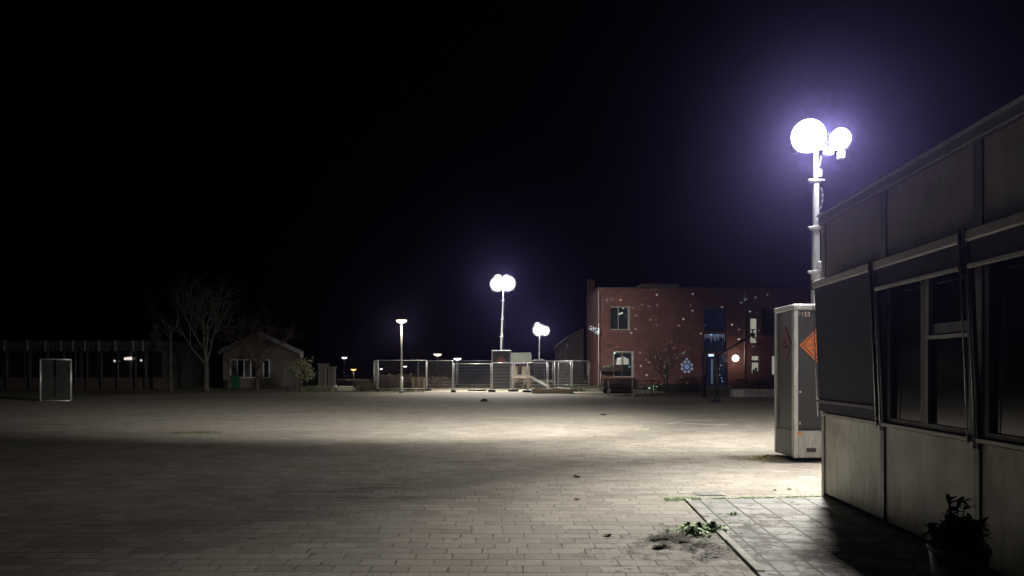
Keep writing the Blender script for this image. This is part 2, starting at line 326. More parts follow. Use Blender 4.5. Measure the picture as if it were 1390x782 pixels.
# ------------------------------------------------------------ mesh builder
class MB:
    def __init__(s): s.v = []; s.f = []; s.sm = []
    def _add(s, vs, fs, smooth=False):
        o = len(s.v); s.v += [tuple(v) for v in vs]
        for f in fs: s.f.append(tuple(i+o for i in f)); s.sm.append(smooth)
        return s
    def box(s, x0, x1, y0, y1, z0, z1, M4=None, ch=0.0):
        if ch > 0:
            return s.cbox(x0, x1, y0, y1, z0, z1, ch, M4)
        vs = [Vector(p) for p in ((x0,y0,z0),(x1,y0,z0),(x1,y1,z0),(x0,y1,z0),(x0,y0,z1),(x1,y0,z1),(x1,y1,z1),(x0,y1,z1))]
        if M4 is not None: vs = [M4 @ v for v in vs]
        return s._add(vs, [(0,3,2,1),(4,5,6,7),(0,1,5,4),(1,2,6,5),(2,3,7,6),(3,0,4,7)])
    def cbox(s, x0, x1, y0, y1, z0, z1, c, M4=None):
        # chamfered box
        vs = []; idx = {}
        X = (x0, x1); Y = (y0, y1); Z = (z0, z1); sg = (1, -1)
        for i in (0,1):
            for j in (0,1):
                for k in (0,1):
                    for a in (0,1,2):
                        p = [X[i], Y[j], Z[k]]
                        for b, t in enumerate((i,j,k)):
                            if b != a: p[b] += c*sg[t]
                        # vertex lying on face a
                        idx[(i,j,k,a)] = len(vs); vs.append(Vector(p))
        fs = []
        for a in (0,1,2):
            b, d = [q for q in (0,1,2) if q != a]
            for t in (0,1):
                q = []
                for (u, w) in ((0,0),(1,0),(1,1),(0,1)):
                    key = [0,0,0]; key[a] = t; key[b] = u; key[d] = w
                    q.append(idx[(key[0],key[1],key[2],a)])
                fs.append(tuple(q))
        for a in (0,1,2):   # edges running along axis a
            b, d = [q for q in (0,1,2) if q != a]
            for u in (0,1):
                for w in (0,1):
                    k0 = [0,0,0]; k1 = [0,0,0]; k0[b]=k1[b]=u; k0[d]=k1[d]=w; k1[a]=1
                    fs.append((idx[(*k0,b)], idx[(*k1,b)], idx[(*k1,d)], idx[(*k0,d)]))
        for i in (0,1):
            for j in (0,1):
                for k in (0,1):
                    fs.append((idx[(i,j,k,0)], idx[(i,j,k,1)], idx[(i,j,k,2)]))
        if M4 is not None: vs = [M4 @ v for v in vs]
        return s._add(vs, fs)
    def tube(s, a, b, r0, r1=None, n=8, caps=True, smooth=True):
        a = Vector(a); b = Vector(b); r1 = r0 if r1 is None else r1
        d = (b-a)
        if d.length < 1e-6: return s
        d.normalize(); u = d.orthogonal().normalized(); w = d.cross(u)
        vs = []
        for p, r in ((a,r0),(b,r1)):
            for i in range(n):
                t = 2*math.pi*i/n; vs.append(p + u*math.cos(t)*r + w*math.sin(t)*r)
        fs = [(i,(i+1)%n,n+(i+1)%n,n+i) for i in range(n)]
        s._add(vs, fs, smooth)
        if caps and n > 3:
            o = len(s.v)-2*n
            s.f.append(tuple(o+i for i in reversed(range(n)))); s.sm.append(False)
            s.f.append(tuple(o+n+i for i in range(n))); s.sm.append(False)
        return s
    def path(s, pts, r, n=8):
        for i in range(len(pts)-1):
            ra = r[i] if isinstance(r, (list,tuple)) else r
            rb = r[i+1] if isinstance(r, (list,tuple)) else r
            s.tube(pts[i], pts[i+1], ra, rb, n)
        return s
    def ball(s, c, r, n=12, m=8, sc=(1,1,1), zlo=-1.0, zhi=1.0):
        vs = []; fs = []
        t0 = math.asin(zlo); t1 = math.asin(zhi)
        for j in range(m+1):
            t = t0 + (t1-t0)*j/m
            for i in range(n):
                p = 2*math.pi*i/n
                vs.append((c[0]+r*sc[0]*math.cos(t)*math.cos(p), c[1]+r*sc[1]*math.cos(t)*math.sin(p), c[2]+r*sc[2]*math.sin(t)))
        for j in range(m):
            for i in range(n):
                fs.append((j*n+i, j*n+(i+1)%n, (j+1)*n+(i+1)%n, (j+1)*n+i))
        fs.append(tuple(reversed(range(n)))); fs.append(tuple(m*n+i for i in range(n)))
        return s._add(vs, fs, True)
    def prism(s, poly, y0, y1):   # poly in x,z
        n = len(poly)
        vs = [(x,y0,z) for x,z in poly] + [(x,y1,z) for x,z in poly]
        fs = [tuple(range(n)), tuple(reversed(range(n,2*n)))] + [(i,n+i,n+(i+1)%n,(i+1)%n) for i in range(n)]
        return s._add(vs, fs)
    def quad(s, a, b, c, d): return s._add([a,b,c,d], [(0,1,2,3)])
    def build(s, name, mat, parent=None, loc=None):
        me = bpy.data.meshes.new(name); me.from_pydata(s.v, [], s.f)
        me.polygons.foreach_set('use_smooth', s.sm); me.update()
        if isinstance(mat, str): mat = M[mat]
        me.materials.append(mat)
        o = bpy.data.objects.new(name, me); C.objects.link(o)
        if parent: o.parent = parent
        if loc: o.location = loc
        return o
def fixn(o):
    import bmesh
    bm = bmesh.new(); bm.from_mesh(o.data); bmesh.ops.recalc_face_normals(bm, faces=bm.faces); bm.to_mesh(o.data); bm.free(); return o
def tag(o, label=None, cat=None, group=None, kind=None):
    if label: o['label'] = label
    if cat: o['category'] = cat
    if group: o['group'] = group
    if kind: o['kind'] = kind
    return o
def empty(name, loc, rz=0, label=None, cat=None, group=None):
    o = bpy.data.objects.new(name, None); C.objects.link(o); o.location = loc; o.rotation_euler = (0,0,rz)
    o.empty_display_size = 0.3
    return tag(o, label, cat, group)
def text(name, body, size, mat, parent, loc, rot, extrude=0.001, align='CENTER'):
    cu = bpy.data.curves.new(name, 'FONT'); cu.body = body; cu.size = size; cu.extrude = extrude
    cu.align_x = align; cu.align_y = 'CENTER'
    t = bpy.data.objects.new(name+'_tmp', cu); C.objects.link(t)
    dg = bpy.context.evaluated_depsgraph_get(); dg.update()
    me = bpy.data.meshes.new_from_object(t.evaluated_get(dg))
    bpy.data.objects.remove(t); bpy.data.curves.remove(cu)
    me.materials.clear(); me.materials.append(M[mat] if isinstance(mat, str) else mat)
    me.name = name
    o = bpy.data.objects.new(name, me); C.objects.link(o); o.parent = parent
    o.location = loc; o.rotation_euler = rot
    return o
def spot(parent, loc, target, power, size_deg, blend, col=(1,0.965,0.885), radius=0.1):
    l = bpy.data.lights.new('flood_beam', 'SPOT'); l.energy = power; l.spot_size = math.radians(size_deg); l.spot_blend = blend
    l.color = col; l.shadow_soft_size = radius
    o = bpy.data.objects.new('flood_beam', l); C.objects.link(o)
    d = Vector(target) - Vector(loc)
    o.location = loc; o.rotation_euler = d.to_track_quat('-Z', 'Y').to_euler()
    if parent:
        o.parent = parent; o.matrix_parent_inverse = Matrix.Translation(parent.location).inverted() if parent.rotation_euler.z == 0 else (Matrix.Translation(parent.location) @ parent.rotation_euler.to_matrix().to_4x4()).inverted()
    return o
def point(parent, loc, power, col, radius=0.1):
    l = bpy.data.lights.new('lamp_glow', 'POINT'); l.energy = power; l.color = col; l.shadow_soft_size = radius
    o = bpy.data.objects.new('lamp_glow', l); C.objects.link(o); o.location = loc
    if parent: o.parent = parent; o.matrix_parent_inverse = Matrix.Translation(parent.location).inverted()
    return o

# ------------------------------------------------------------ setting
def sheet(name, poly, z, mat, sub=None):
    b = MB(); b._add([(x,y,z) for x,y in poly], [tuple(range(len(poly)))])
    return tag(b.build(name, mat), kind='structure')
sheet('ground', [(-260,-40),(260,-40),(260,280),(-260,280)], 0.0, 'soil')
# plaza outline: far edge from the left lawn round to the right
sheet('pavement', [(-60,-25),(40,-25),(40,38.5),(10,38.5),(6.5,39.5),(3.2,43),(1.4,45.5),(-14,46.0),(-20,43),(-24,38),(-30,33.5),(-60,30)], 0.004, 'paver')
# strip of light sand and gravel in the building yard
sheet('yard_sand', [(-6.5,46.05),(1.3,45.7),(3.0,44.5),(5.6,45),(6.3,54),(-6.0,55)], 0.006, 'sand')

CP = Vector((3.67, 8.67, 0)); TH = -math.atan(0.06)
# walkway beside the portable building, in the building's own frame
w = MB(); w._add([(-1.62,-8,0),(0.05,-8,0),(0.05,-0.12,0),(-1.62,-0.42,0)], [(0,1,2,3)])
wk = tag(w.build('path', 'tile', None, (CP.x, CP.y, 0.010)), kind='structure'); wk.rotation_euler.z = TH
k = MB(); y = -0.42
while y > -8:
    k.box(-1.69, -1.625, y-0.995, y-0.003, 0.0, 0.026+random.uniform(-0.006,0.006), ch=0.004); y -= 1.0
kb = tag(k.build('kerb', 'kerb', None, (CP.x, CP.y, 0.002)), kind='structure'); kb.rotation_euler.z = TH

# ------------------------------------------------------------ portable building
pb = empty('portable_building', (CP.x, CP.y, 0), TH, 'grey panelled portable building with roller screens over its windows', 'building')
L = 6.42
# body behind the panels (local: x<0 is outwards, y<0 towards the camera)
MB().box(0.06, 8.0, -L, 0.0, 0.03, 3.2).build('wall_core', 'post', pb)
MB().box(-0.045, 8.06, -L-0.05, 0.05, 3.2, 3.305, ch=0.006).build('roof_trim', 'trim', pb)
MB().box(0.0, 8.0, -L, 0.0, 3.3075, 3.33).build('roof_deck', 'roof', pb)
MB().box(-0.058, -0.047, -L-0.05, 0.06, 3.285, 3.312).build('roof_edge_strip', 'galv', pb)
posts = [0.0, 1.59, 3.18, 4.77, 6.36]
for i, s in enumerate(posts):
    p = MB().box(-0.015, 0.058, -s-0.035, -s+0.035, 0.0, 0.955).box(-0.008, 0.058, -s-0.06, -s+0.06, 0.957, 3.198)
    p.build('post', 'frame_dark' if i else 'alu_dull', pb)
for i in range(4):
    a, c = -posts[i]-0.04, -posts[i+1]+0.04
    lp = MB().box(0.004, 0.058, c, a, 0.04, 0.94, ch=0.004); up = MB().box(0.0, 0.058, c+0.03, a-0.03, 2.50, 3.195, ch=0.003)
    for zz in (0.09, 0.49, 0.89):
        for yy in (c+0.03, (a+c)/2, a-0.03): lp.tube((0.0,yy,zz),(0.0045,yy,zz),0.006,0.009,8)
    for zz in (2.60, 3.15):
        for yy in (c+0.06, (a+c)/2, a-0.06): up.tube((-0.004,yy,zz),(0.0005,yy,zz),0.006,0.009,8)
    lp.build('lower_panel', 'panel_low', pb); up.build('upper_panel', 'panel_up', pb)
    MB().box(-0.055, 0.058, c-0.0, a, 0.952, 0.985, ch=0.004).build('window_sill', 'alu_dull', pb)
    # window with frame and panes
    y0, y1 = c+0.0, a-0.0
    ym = y0 + (y1-y0)*0.5
    fr = MB()
    fr.box(0.0, 0.056, y0+0.03, y0+0.09, 0.99, 2.44).box(0.0, 0.056, y1-0.09, y1-0.03, 0.99, 2.44)
    fr.box(0.002, 0.056, y0+0.092, y1-0.092, 0.99, 1.03).box(0.002, 0.056, y0+0.092, y1-0.092, 2.40, 2.44)
    fr.box(-0.004, 0.056, ym-0.055, ym-0.02, 1.032, 2.398).box(-0.004, 0.056, ym+0.02, ym+0.055, 1.032, 2.398)
    fr.box(-0.002, 0.056, ym-0.018, ym+0.018, 1.032, 2.398)
    win = fr.build('window', 'frame_dark', pb)
    MB().box(-0.008, 0.05, y0+0.092, ym-0.057, 1.745, 1.775).build('transom', 'alu_dull', win)
    e = MB().box(-0.006, 0.03, ym-0.066, ym-0.057, 1.78, 2.38).box(-0.006, 0.03, ym+0.057, ym+0.064, 1.05, 2.38)
    e.build('glazing_bead', 'alu_dull', win)
    MB().box(0.034, 0.05, ym+0.056, y1-0.091, 1.033, 2.397).build('pane', 'glass', win)
    MB().box(0.034, 0.05, y0+0.091, ym-0.058, 1.033, 1.744).build('pane', 'glass', win)
    MB().box(0.030, 0.05, y0+0.091, ym-0.058, 1.777, 2.397).build('pane', 'glass', win)
    MB().box(0.012, 0.026, y0+0.12, ym-0.07, 1.79, 1.87).build('vent_strip', 'navy', win)
    # roller screen: housing, guide rails, fabric, bottom bar
    ha, hc = a-0.005, c-0.005
    if i == 0: ha = 0.045
    h = MB()
    prof = [(-0.002,2.535),(-0.115,2.53),(-0.128,2.515),(-0.128,2.45),(-0.115,2.437),(-0.002,2.437)]
    n = len(prof)
    h._add([(x, hc, z) for x, z in prof]+[(x, ha, z) for x, z in prof], [tuple(range(n)), tuple(reversed(range(n,2*n)))]+[(q,n+q,n+(q+1)%n,(q+1)%n) for q in range(n)])
    aw = fixn(h.build('screen_housing', 'housing', pb))
    for yy in (hc-0.012, ha+0.002): MB().box(-0.135, -0.004, yy, yy+0.010, 2.43, 2.54).build('end_cap', 'post', aw)
    low = 1.13 if i == 0 else 2.265
    def xr(z): return -0.105 + (2.437-z)/1.5*0.062
    f = MB(); f._add([(xr(2.44), hc+0.03, 2.44),(xr(2.44), ha-0.03, 2.44),(xr(low), ha-0.035, low),(xr(low), hc+0.035, low)], [(0,1,2,3)])
    f._add([(xr(2.44)+.003, hc+0.03, 2.44),(xr(2.44)+.003, ha-0.03, 2.44),(xr(low)+.003, ha-0.035, low),(xr(low)+.003, hc+0.035, low)], [(3,2,1,0)])
    if i == 0: f._add([(xr(low)-.004, hc+0.035, low-0.03),(xr(low)-.004, ha-0.06, low-0.03),(xr(low)+.0, ha-0.06, 1.0),(xr(low)+.0, hc+0.035, 1.0)], [(0,1,2,3)])
    f.build('screen_fabric', 'fabric', aw)
    MB().box(xr(low)-0.022, xr(low)+0.012, hc+0.02, ha+(0.02 if i == 0 else -0.02), low-0.028, low+0.006, ch=0.004).build('bottom_bar', 'post' if i == 0 else 'alu_dull', aw)
    for yy in (hc+0.006, ha-0.006):
        MB().tube((xr(2.437)-0.012, yy, 2.436), (xr(0.93)-0.012, yy, 0.93), 0.006, n=6).build('guide_rail', 'galv', aw)
    for yy, sg in ((hc-0.012, -1), (ha+0.012, 1)):
        if i == 0 and sg == 1: continue
        MB().tube((xr(2.437)+0.03, yy, 2.436), (xr(0.90)+0.03, yy, 0.90), 0.018, n=6).build('side_channel', 'post', aw)
# end face towards the light tower
for q in range(5):
    MB().box(q*1.6+0.07, q*1.6+1.6, 0.002, 0.02, 0.04, 3.19).build('end_panel', 'panel_up', pb)
MB().box(-0.012, 0.06, 0.002, 0.03, 0.0, 3.19).build('corner_trim', 'alu', pb)

# ------------------------------------------------------------ light towers
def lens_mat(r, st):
    m, nt, b = new_mat('floodlight_lens_glow')
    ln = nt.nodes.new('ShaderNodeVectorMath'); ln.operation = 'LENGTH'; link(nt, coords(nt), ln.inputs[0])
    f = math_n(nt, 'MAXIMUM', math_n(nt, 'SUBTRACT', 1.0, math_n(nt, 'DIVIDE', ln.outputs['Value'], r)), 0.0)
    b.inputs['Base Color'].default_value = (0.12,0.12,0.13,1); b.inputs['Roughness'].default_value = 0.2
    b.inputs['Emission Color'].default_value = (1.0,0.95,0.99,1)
    link(nt, math_n(nt, 'MULTIPLY_ADD', math_n(nt, 'POWER', f, 2.6), st, 0.03), b.inputs['Emission Strength'])  # emission fades to the rim to imitate a soft glow
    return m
def flood(root, c, aim, half, lens, name='flood_lamp', vr=1.0):
    # a flood lamp: shallow ribbed housing with an oversized lens disc that imitates bloom, aimed along `aim`
    d = Vector(aim).normalized(); up = Vector((0,0,1)); rt = d.cross(up).normalized(); u2 = rt.cross(d)
    R = Matrix((rt, d, u2)).transposed().to_4x4(); R.translation = Vector(c)
    m = MB(); m.tube(R @ Vector((0,-0.09,0)), R @ Vector((0,0.0,0)), half*0.86, half*0.97, 24)
    for q in range(5):
        x = -half*0.8 + q*half*0.4
        m.box(x-0.008, x+0.008, -0.14, -0.092, -half*0.7, half*0.7, R)
    o = m.build(name, 'galv', root)
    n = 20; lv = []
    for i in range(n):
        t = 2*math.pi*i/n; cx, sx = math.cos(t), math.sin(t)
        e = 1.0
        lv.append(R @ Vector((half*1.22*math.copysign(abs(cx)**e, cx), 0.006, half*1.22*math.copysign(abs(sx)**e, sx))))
    bk = [v + (R.to_3x3() @ Vector((0,0.02,0))) for v in lv]
    l = MB(); l._add(lv+bk, [tuple(range(n)), tuple(reversed(range(n,2*n)))]+[(i,n+i,n+(i+1)%n,(i+1)%n) for i in range(n)])
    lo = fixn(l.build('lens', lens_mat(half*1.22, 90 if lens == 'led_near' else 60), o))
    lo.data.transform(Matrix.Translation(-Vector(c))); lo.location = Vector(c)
    br = MB(); br.tube(R @ Vector((-half-0.015,-0.04,0)), R @ Vector((-half-0.015,-0.04,-half*1.05)), 0.012, n=5)
    br.tube(R @ Vector((half+0.015,-0.04,0)), R @ Vector((half+0.015,-0.04,-half*1.05)), 0.012, n=5)
    br.tube(R @ Vector((-half-0.015,-0.04,-half*1.05)), R @ Vector((half+0.015,-0.04,-half*1.05)), 0.012, n=5)
    br.build('bracket', 'lamp_shell', o)
    return o
def diamond(b, cx, cz, r, y0, y1):
    b.prism([(cx-r,cz),(cx,cz-r),(cx+r,cz),(cx,cz+r)], y0, y1)
def ring(b, cx, cz, ro, ri, y0, y1):
    P = [(-1,0),(0,-1),(1,0),(0,1)]
    for i in range(4):
        p, q = P[i], P[(i+1)%4]
        b.prism([(cx+p[0]*ro,cz+p[1]*ro),(cx+q[0]*ro,cz+q[1]*ro),(cx+q[0]*ri,cz+q[1]*ri),(cx+p[0]*ri,cz+p[1]*ri)], y0, y1)
def tower(loc, label, W, D, H, top, lamps, halves, lens, sign, detail=True, lean=0.0, number=None, sgm='orange', fm='cab_frame', skm='cab_skirt', cm='cab_panel'):
    t = empty('light_tower', loc, 0, label, 'light tower', 'portable light towers')
    x0, x1, y0, y1 = -W/2, W/2, -D/2, D/2
    cab = MB().box(x0+0.03, x1-0.03, y0+0.03, y1-0.03, 0.10, H-0.03).build('cabinet', cm, t)
    fr = MB(); e = 0.085
    for sx in (0,1):
        for sy in (0,1):
            xa = x0 if sx == 0 else x1-e; ya = y0 if sy == 0 else y1-e
            fr.box(xa, xa+e, ya, ya+e, 0.06, H-0.09, ch=0.012)
    for sy in (0,1):
        ya = y0 if sy == 0 else y1-e
        fr.box(x0-0.004, x1+0.004, ya-0.004*(1-sy), ya+e+0.004*sy, H-0.089, H, ch=0.014)
    for sx in (0,1):
        xa = x0 if sx == 0 else x1-e
        fr.box(xa-0.004*(1-sx), xa+e+0.004*sx, y0+e+0.001, y1-e-0.001, H-0.089, H, ch=0.012)
    fr.build('frame', fm, cab)
    MB().box(x0+0.086, x1-0.086, y0+0.086, y1-0.086, H-0.028, H-0.006).build('lid', 'cab_panel', cab)
    sk = MB().box(x0+e+0.001, x1-e-0.001, y0+0.008, y0+0.028, 0.07, 0.50, ch=0.003).box(x0+e, x1-e, y1-0.028, y1-0.008, 0.07, 0.50)
    sk.box(x1-0.028, x1-0.008, y0+e, y1-e, 0.07, 0.5)
    sk.build('base_skirt', skm, cab)
    MB().box(x0+0.008, x0+0.028, y0+e, y1-e, 0.07, 0.5, ch=0.003).build('side_skirt', 'cab_panel', cab)
    MB().box(x0+e, x1-e, y0+0.012, y0+0.029, 0.502, 0.525).build('drip_edge', 'black', cab)
    if detail:
        dr = MB().box(x0+e+0.004, x1-e-0.004, y0+0.016, y0+0.029, 0.535, H-0.13, ch=0.004)
        dr.build('front_door', 'cab_panel', cab)
        MB().box(x0+0.21, x0+0.36, y0-0.002, y0+0.0075, 0.16, 0.225).build('vent_slot', 'black', cab)
        MB().box(x0+0.245, x0+0.262, y0-0.004, y0+0.0078, 0.23, 0.36).tube((x0+0.30,y0-0.002,0.385),(x0+0.30,y0+0.007,0.385),0.018,n=10).build('latch', 'galv', cab)
        MB().box(x0+0.065, x0+0.125, y0-0.007, y0-0.0045, 0.43, 0.475).build('orange_sticker', 'orange', cab)
        MB().box(x0+0.10, x0+0.118, y0+0.006, y0+0.0155, 0.60, 0.64).build('hinge', 'galv', cab)
        MB().tube((x0+0.112,y0+0.005,1.12),(x0+0.112,y0+0.0155,1.12),0.016,n=8).build('lock', 'galv', cab)
    # signs
    sz = H*0.74
    b = MB(); diamond(b, 0, sz, sign, y0-0.002 if not detail else y0+0.010, y0+0.0285 if not detail else y0+0.0155)
    sg = b.build('diamond_sign', sgm, cab)
    ys = y0-0.004 if not detail else y0+0.008
    b = MB(); ring(b, 0, sz, sign*0.93, sign*0.885, ys, ys+0.002)
    if detail:
        # stripes of small lettering along the slanted sides
        for a0, (ux, uz) in enumerate(((-1,1),(-1,-1),(1,1),(1,-1))):
            for q in range(6):
                f = 0.22+q*0.10
                cx, cz = ux*sign*0.72*(1-f), sz+uz*sign*0.72*f
                R = Matrix.Translation((cx, ys, cz)) @ Matrix.Rotation(math.radians(45 if ux*uz > 0 else -45)*(1 if ux<0 else 1)*(-1), 4, 'Y')
                b.box(-0.018, 0.018, 0, 0.002, -0.009, 0.009, R)
    b.build('sign_border', 'black', cab)
    if detail:
        text('sign_lettering', 'LUXTOWER', 0.078, 'black', cab, (-sign*0.83, ys-0.001, sz), (math.pi/2,0,0), 0.001, 'LEFT')
        b = MB()
        SR = Matrix.Rotation(-math.pi/2, 4, 'Z')
        r = D*0.30; zc = H*0.75
        vs = [(-r,0,zc),(0,0,zc-r*1.15),(r,0,zc),(0,0,zc+r*1.15)]
        b._add([(x0+0.022, v[0], v[2]) for v in vs]+[(x0+0.0305, v[0], v[2]) for v in vs], [(0,1,2,3),(7,6,5,4),(0,4,5,1),(1,5,6,2),(2,6,7,3),(3,7,4,0)])
        fixn(b.build('side_sign', 'orange_shaded', cab))  # dimness of this side is put into the sign colour
        text('side_lettering', 'LUX\nTOWER', 0.085, 'black', cab, (x0+0.019, 0, zc), (math.pi/2,0,-math.pi/2))
        text('number_lettering', '*', 0.13, 'white', cab, (x0+0.095, y0+0.013, H-0.175), (math.pi/2,0,0))
        text('number_lettering', '153', 0.10, 'white', cab, (x0+0.20, y0+0.013, H-0.165), (math.pi/2,0,0))
        text('number_shadow', '153', 0.10, 'red', cab, (x0+0.204, y0+0.0145, H-0.172), (math.pi/2,0,0), 0.0004)
    # telescopic mast
    zs = [H-0.02, H+(top-H)*0.22, H+(top-H)*0.50, H+(top-H)*0.80, top]
    ws = [0.058, 0.047, 0.038, 0.030]
    base = Vector((-0.02, 0.05, 0))
    m = MB(); col = MB()
    for i in range(4):
        z0, z1 = zs[i], zs[i+1]
        xa = lean*(z0-H)/(top-H); xb = lean*(z1-H)/(top-H)
        w_ = ws[i]
        vs = [(base.x+xa+sx*w_, base.y+sy*w_, z0) for sx,sy in ((-1,-1),(1,-1),(1,1),(-1,1))]+[(base.x+xb+sx*w_*0.97, base.y+sy*w_*0.97, z1) for sx,sy in ((-1,-1),(1,-1),(1,1),(-1,1))]
        m._add(vs, [(0,3,2,1),(4,5,6,7),(0,1,5,4),(1,2,6,5),(2,3,7,6),(3,0,4,7)])
        if i < 3:
            cx = base.x+xb
            col.box(cx-w_-0.03, cx+w_+0.03, base.y-w_-0.02, base.y+w_+0.02, z1-0.03, z1+0.02, ch=0.006)
            col.tube((cx-w_-0.10, base.y-w_, z1-0.005), (cx-w_-0.01, base.y-w_, z1-0.005), 0.018, n=8)
            col.tube((cx+w_+0.01, base.y-w_, z1-0.005), (cx+w_+0.09, base.y-w_, z1-0.005), 0.018, n=8)
            col.box(cx+0.0, cx+w_+0.03, base.y-w_-0.06, base.y-w_-0.02, z1+0.04, z1+0.16, ch=0.008)
            col.box(cx-w_*0.3, cx+w_*0.3, base.y-w_-0.018, base.y-w_-0.001, z0+0.1, z1-0.12)
    mast = m.build('mast', 'galv', t)
    col.build('collar', 'galv', mast)
    cab2 = MB(); pts = []
    for i in range(25):
        f = i/24; z = H + (top-H)*0.95*f
        pts.append(Vector((base.x+0.085+0.035*math.sin(f*19)+lean*f+(0.03 if f<0.5 else -0.02), base.y-0.03+0.03*math.cos(f*23), z)))
    cab2.path(pts, 0.011, 5); cab2.build('cable', 'lamp_shell', mast)
    # lamp bar and flood lamps
    bx = MB(); tx = base.x+lean
    xs = [c[0] for c, _ in lamps]
    bx.box(min(xs+[tx])-0.05, max(xs+[tx])+0.05, base.y-0.03, base.y+0.03, top-0.03, top+0.03, ch=0.006)
    bx.box(tx+0.12, tx+0.28, base.y-0.05, base.y+0.03, top-0.11, top-0.035, ch=0.01).box(tx+0.36, tx+0.46, base.y-0.06, base.y+0.05, top-0.17, top-0.04, ch=0.01)
    bx.build('lamp_bar', 'galv', t)
    for (c, aim), hf in zip(lamps, halves):
        flood(t, (c[0], c[1]+base.y, top+c[2]), aim, hf, lens)
    return t
NT = (5.06, 12.17, 0.004)
# near tower
topn = 1.5+0.297*12.25
T1 = tower(NT, 'near light tower with grey cabinet numbered 153 beside the portable building', 1.15, 0.86, 2.52, topn,
    [((-0.17,-0.06,0.19), (-0.42,-0.9,-0.25)), ((0.36,-0.04,0.15), (-0.1,-0.95,-0.28)), ((-0.17,0.16,0.19), (-0.75,0.6,-0.22)), ((0.36,0.16,0.15), (0.5,0.8,-0.4))],
    [0.225,0.145,0.17,0.13], 'led_near', 0.47, True, 0.0)
LN = Vector((NT[0]-0.19, NT[1]+0.05, topn+0.19)); LN2 = Vector((NT[0]+0.34, NT[1]+0.05, topn+0.15))
def dirn(az, down):  # azimuth degrees, 0 = +Y, 90 = +X, down positive
    a = math.radians(az); d = math.radians(down)
    return Vector((math.sin(a)*math.cos(d), math.cos(a)*math.cos(d), -math.sin(d)))
def beam(root, c, az, down, power, size, blend, sx=1.0, **k):
    d = dirn(az, down); o = spot(root, tuple(c), tuple(c+d), power, size, blend, **k); o.scale = (sx,1,1); return o
BEAMS = [
    (LN + dirn(-40,0)*0.38, -37, 24.5, 14500, 56, 1.0, 1.6, 0.24),
    (LN + dirn(-158,0)*0.30, -170, 42, 1850, 84, 0.9, 1.0, 0.13),
    (LN + Vector((0.12,-0.36,-0.1)), 186, 52, 3900, 92, 1.0, 1.0, 0.13),
    (LN2 + dirn(20,0)*0.36, -18, 40, 6200, 116, 1.0, 1.0, 0.2),
    (LN + dirn(-95,0)*0.42, -84, 48, 800, 110, 1.0, 1.0, 0.3),  # added fill beam without a lamp head, lightens the dark band
]
point(T1, tuple(LN+Vector((-0.02,-0.42,0.0))), 330, (0.95,0.93,1.0), 0.1)  # extra point light added before the lens to strengthen its halo
point(T1, tuple(LN2+Vector((0.05,-0.36,0.0))), 150, (0.95,0.93,1.0), 0.1)  # second added point, for the halo of the smaller lens
for c, az, dn, pw, sz, bl, sx, rd in BEAMS: beam(T1, c, az, dn, pw, sz, bl, sx, radius=rd)
# middle tower behind the fence
MT = (gx(680.5,50), 50.0, 0.004); topm = gz(391,50)
T2 = tower(MT, 'middle light tower standing behind the site fence, orange diamond on its cabinet', 1.32, 1.0, 2.72, topm,
    [((-0.26,-0.05,0.26),(-0.15,-1,-0.2)),((0.46,-0.05,0.30),(0.2,-1,-0.2)),((-0.22,0.2,0.58),(-0.3,-0.9,-0.1)),((0.36,0.2,0.60),(0.35,-0.9,-0.1))],  # heads oversized and upper pair added to imitate the bloom
    [0.44,0.46,0.34,0.30], 'led_far', 0.34, False, 0.16, None, 'orange_shaded', 'alu_shaded', 'black', 'black')  # dark sign, frame, skirt and panels paint in the weak light here
LM = Vector((MT[0]+0.15, MT[1], topm+0.38))
for az, dn, pw, sz in ((-178,66,7000,96),(36,16,3700,60),(-80,60,3500,96),(15,58,3000,110)):
    beam(T2, LM+dirn(az,0)*0.75, az, dn, pw, sz, 0.8, radius=0.2)
point(T2, tuple(LM+Vector((-0.05,-0.9,-0.02))), 450, (1.0,0.94,0.9), 0.3)  # added point light, only widens the halo of these lamps
FT = (gx(732,92), 92.0, 0.004); topf = gz(452,92)
T3 = tower(FT, 'far light tower, the small rightmost glare above the fence by the brick building', 1.3, 1.0, 2.6, topf,  # heads oversized to imitate bloom round the distant lamps
    [((-0.05,-0.05,0.35),(-0.2,-1,-0.2)),((0.72,-0.05,0.25),(0.3,-1,-0.2)),((-0.2,0.2,0.85),(-0.3,-1,-0.1))], [0.70,0.56,0.45], 'led_far', 0.30, False, 0.05, None, 'orange_shaded', 'alu_shaded', 'black', 'black')  # cabinet dimness painted in through darker materials
LF = Vector((FT[0]+0.1, FT[1]-0.8, topf+0.4))
beam(T3, LF, 180, 65, 2500, 100, 0.8, radius=0.2)
point(T3, tuple(LF+Vector((0.2,-0.6,-0.1))), 400, (1.0,0.92,0.86), 0.3)  # point light added for the halo of the far lamps

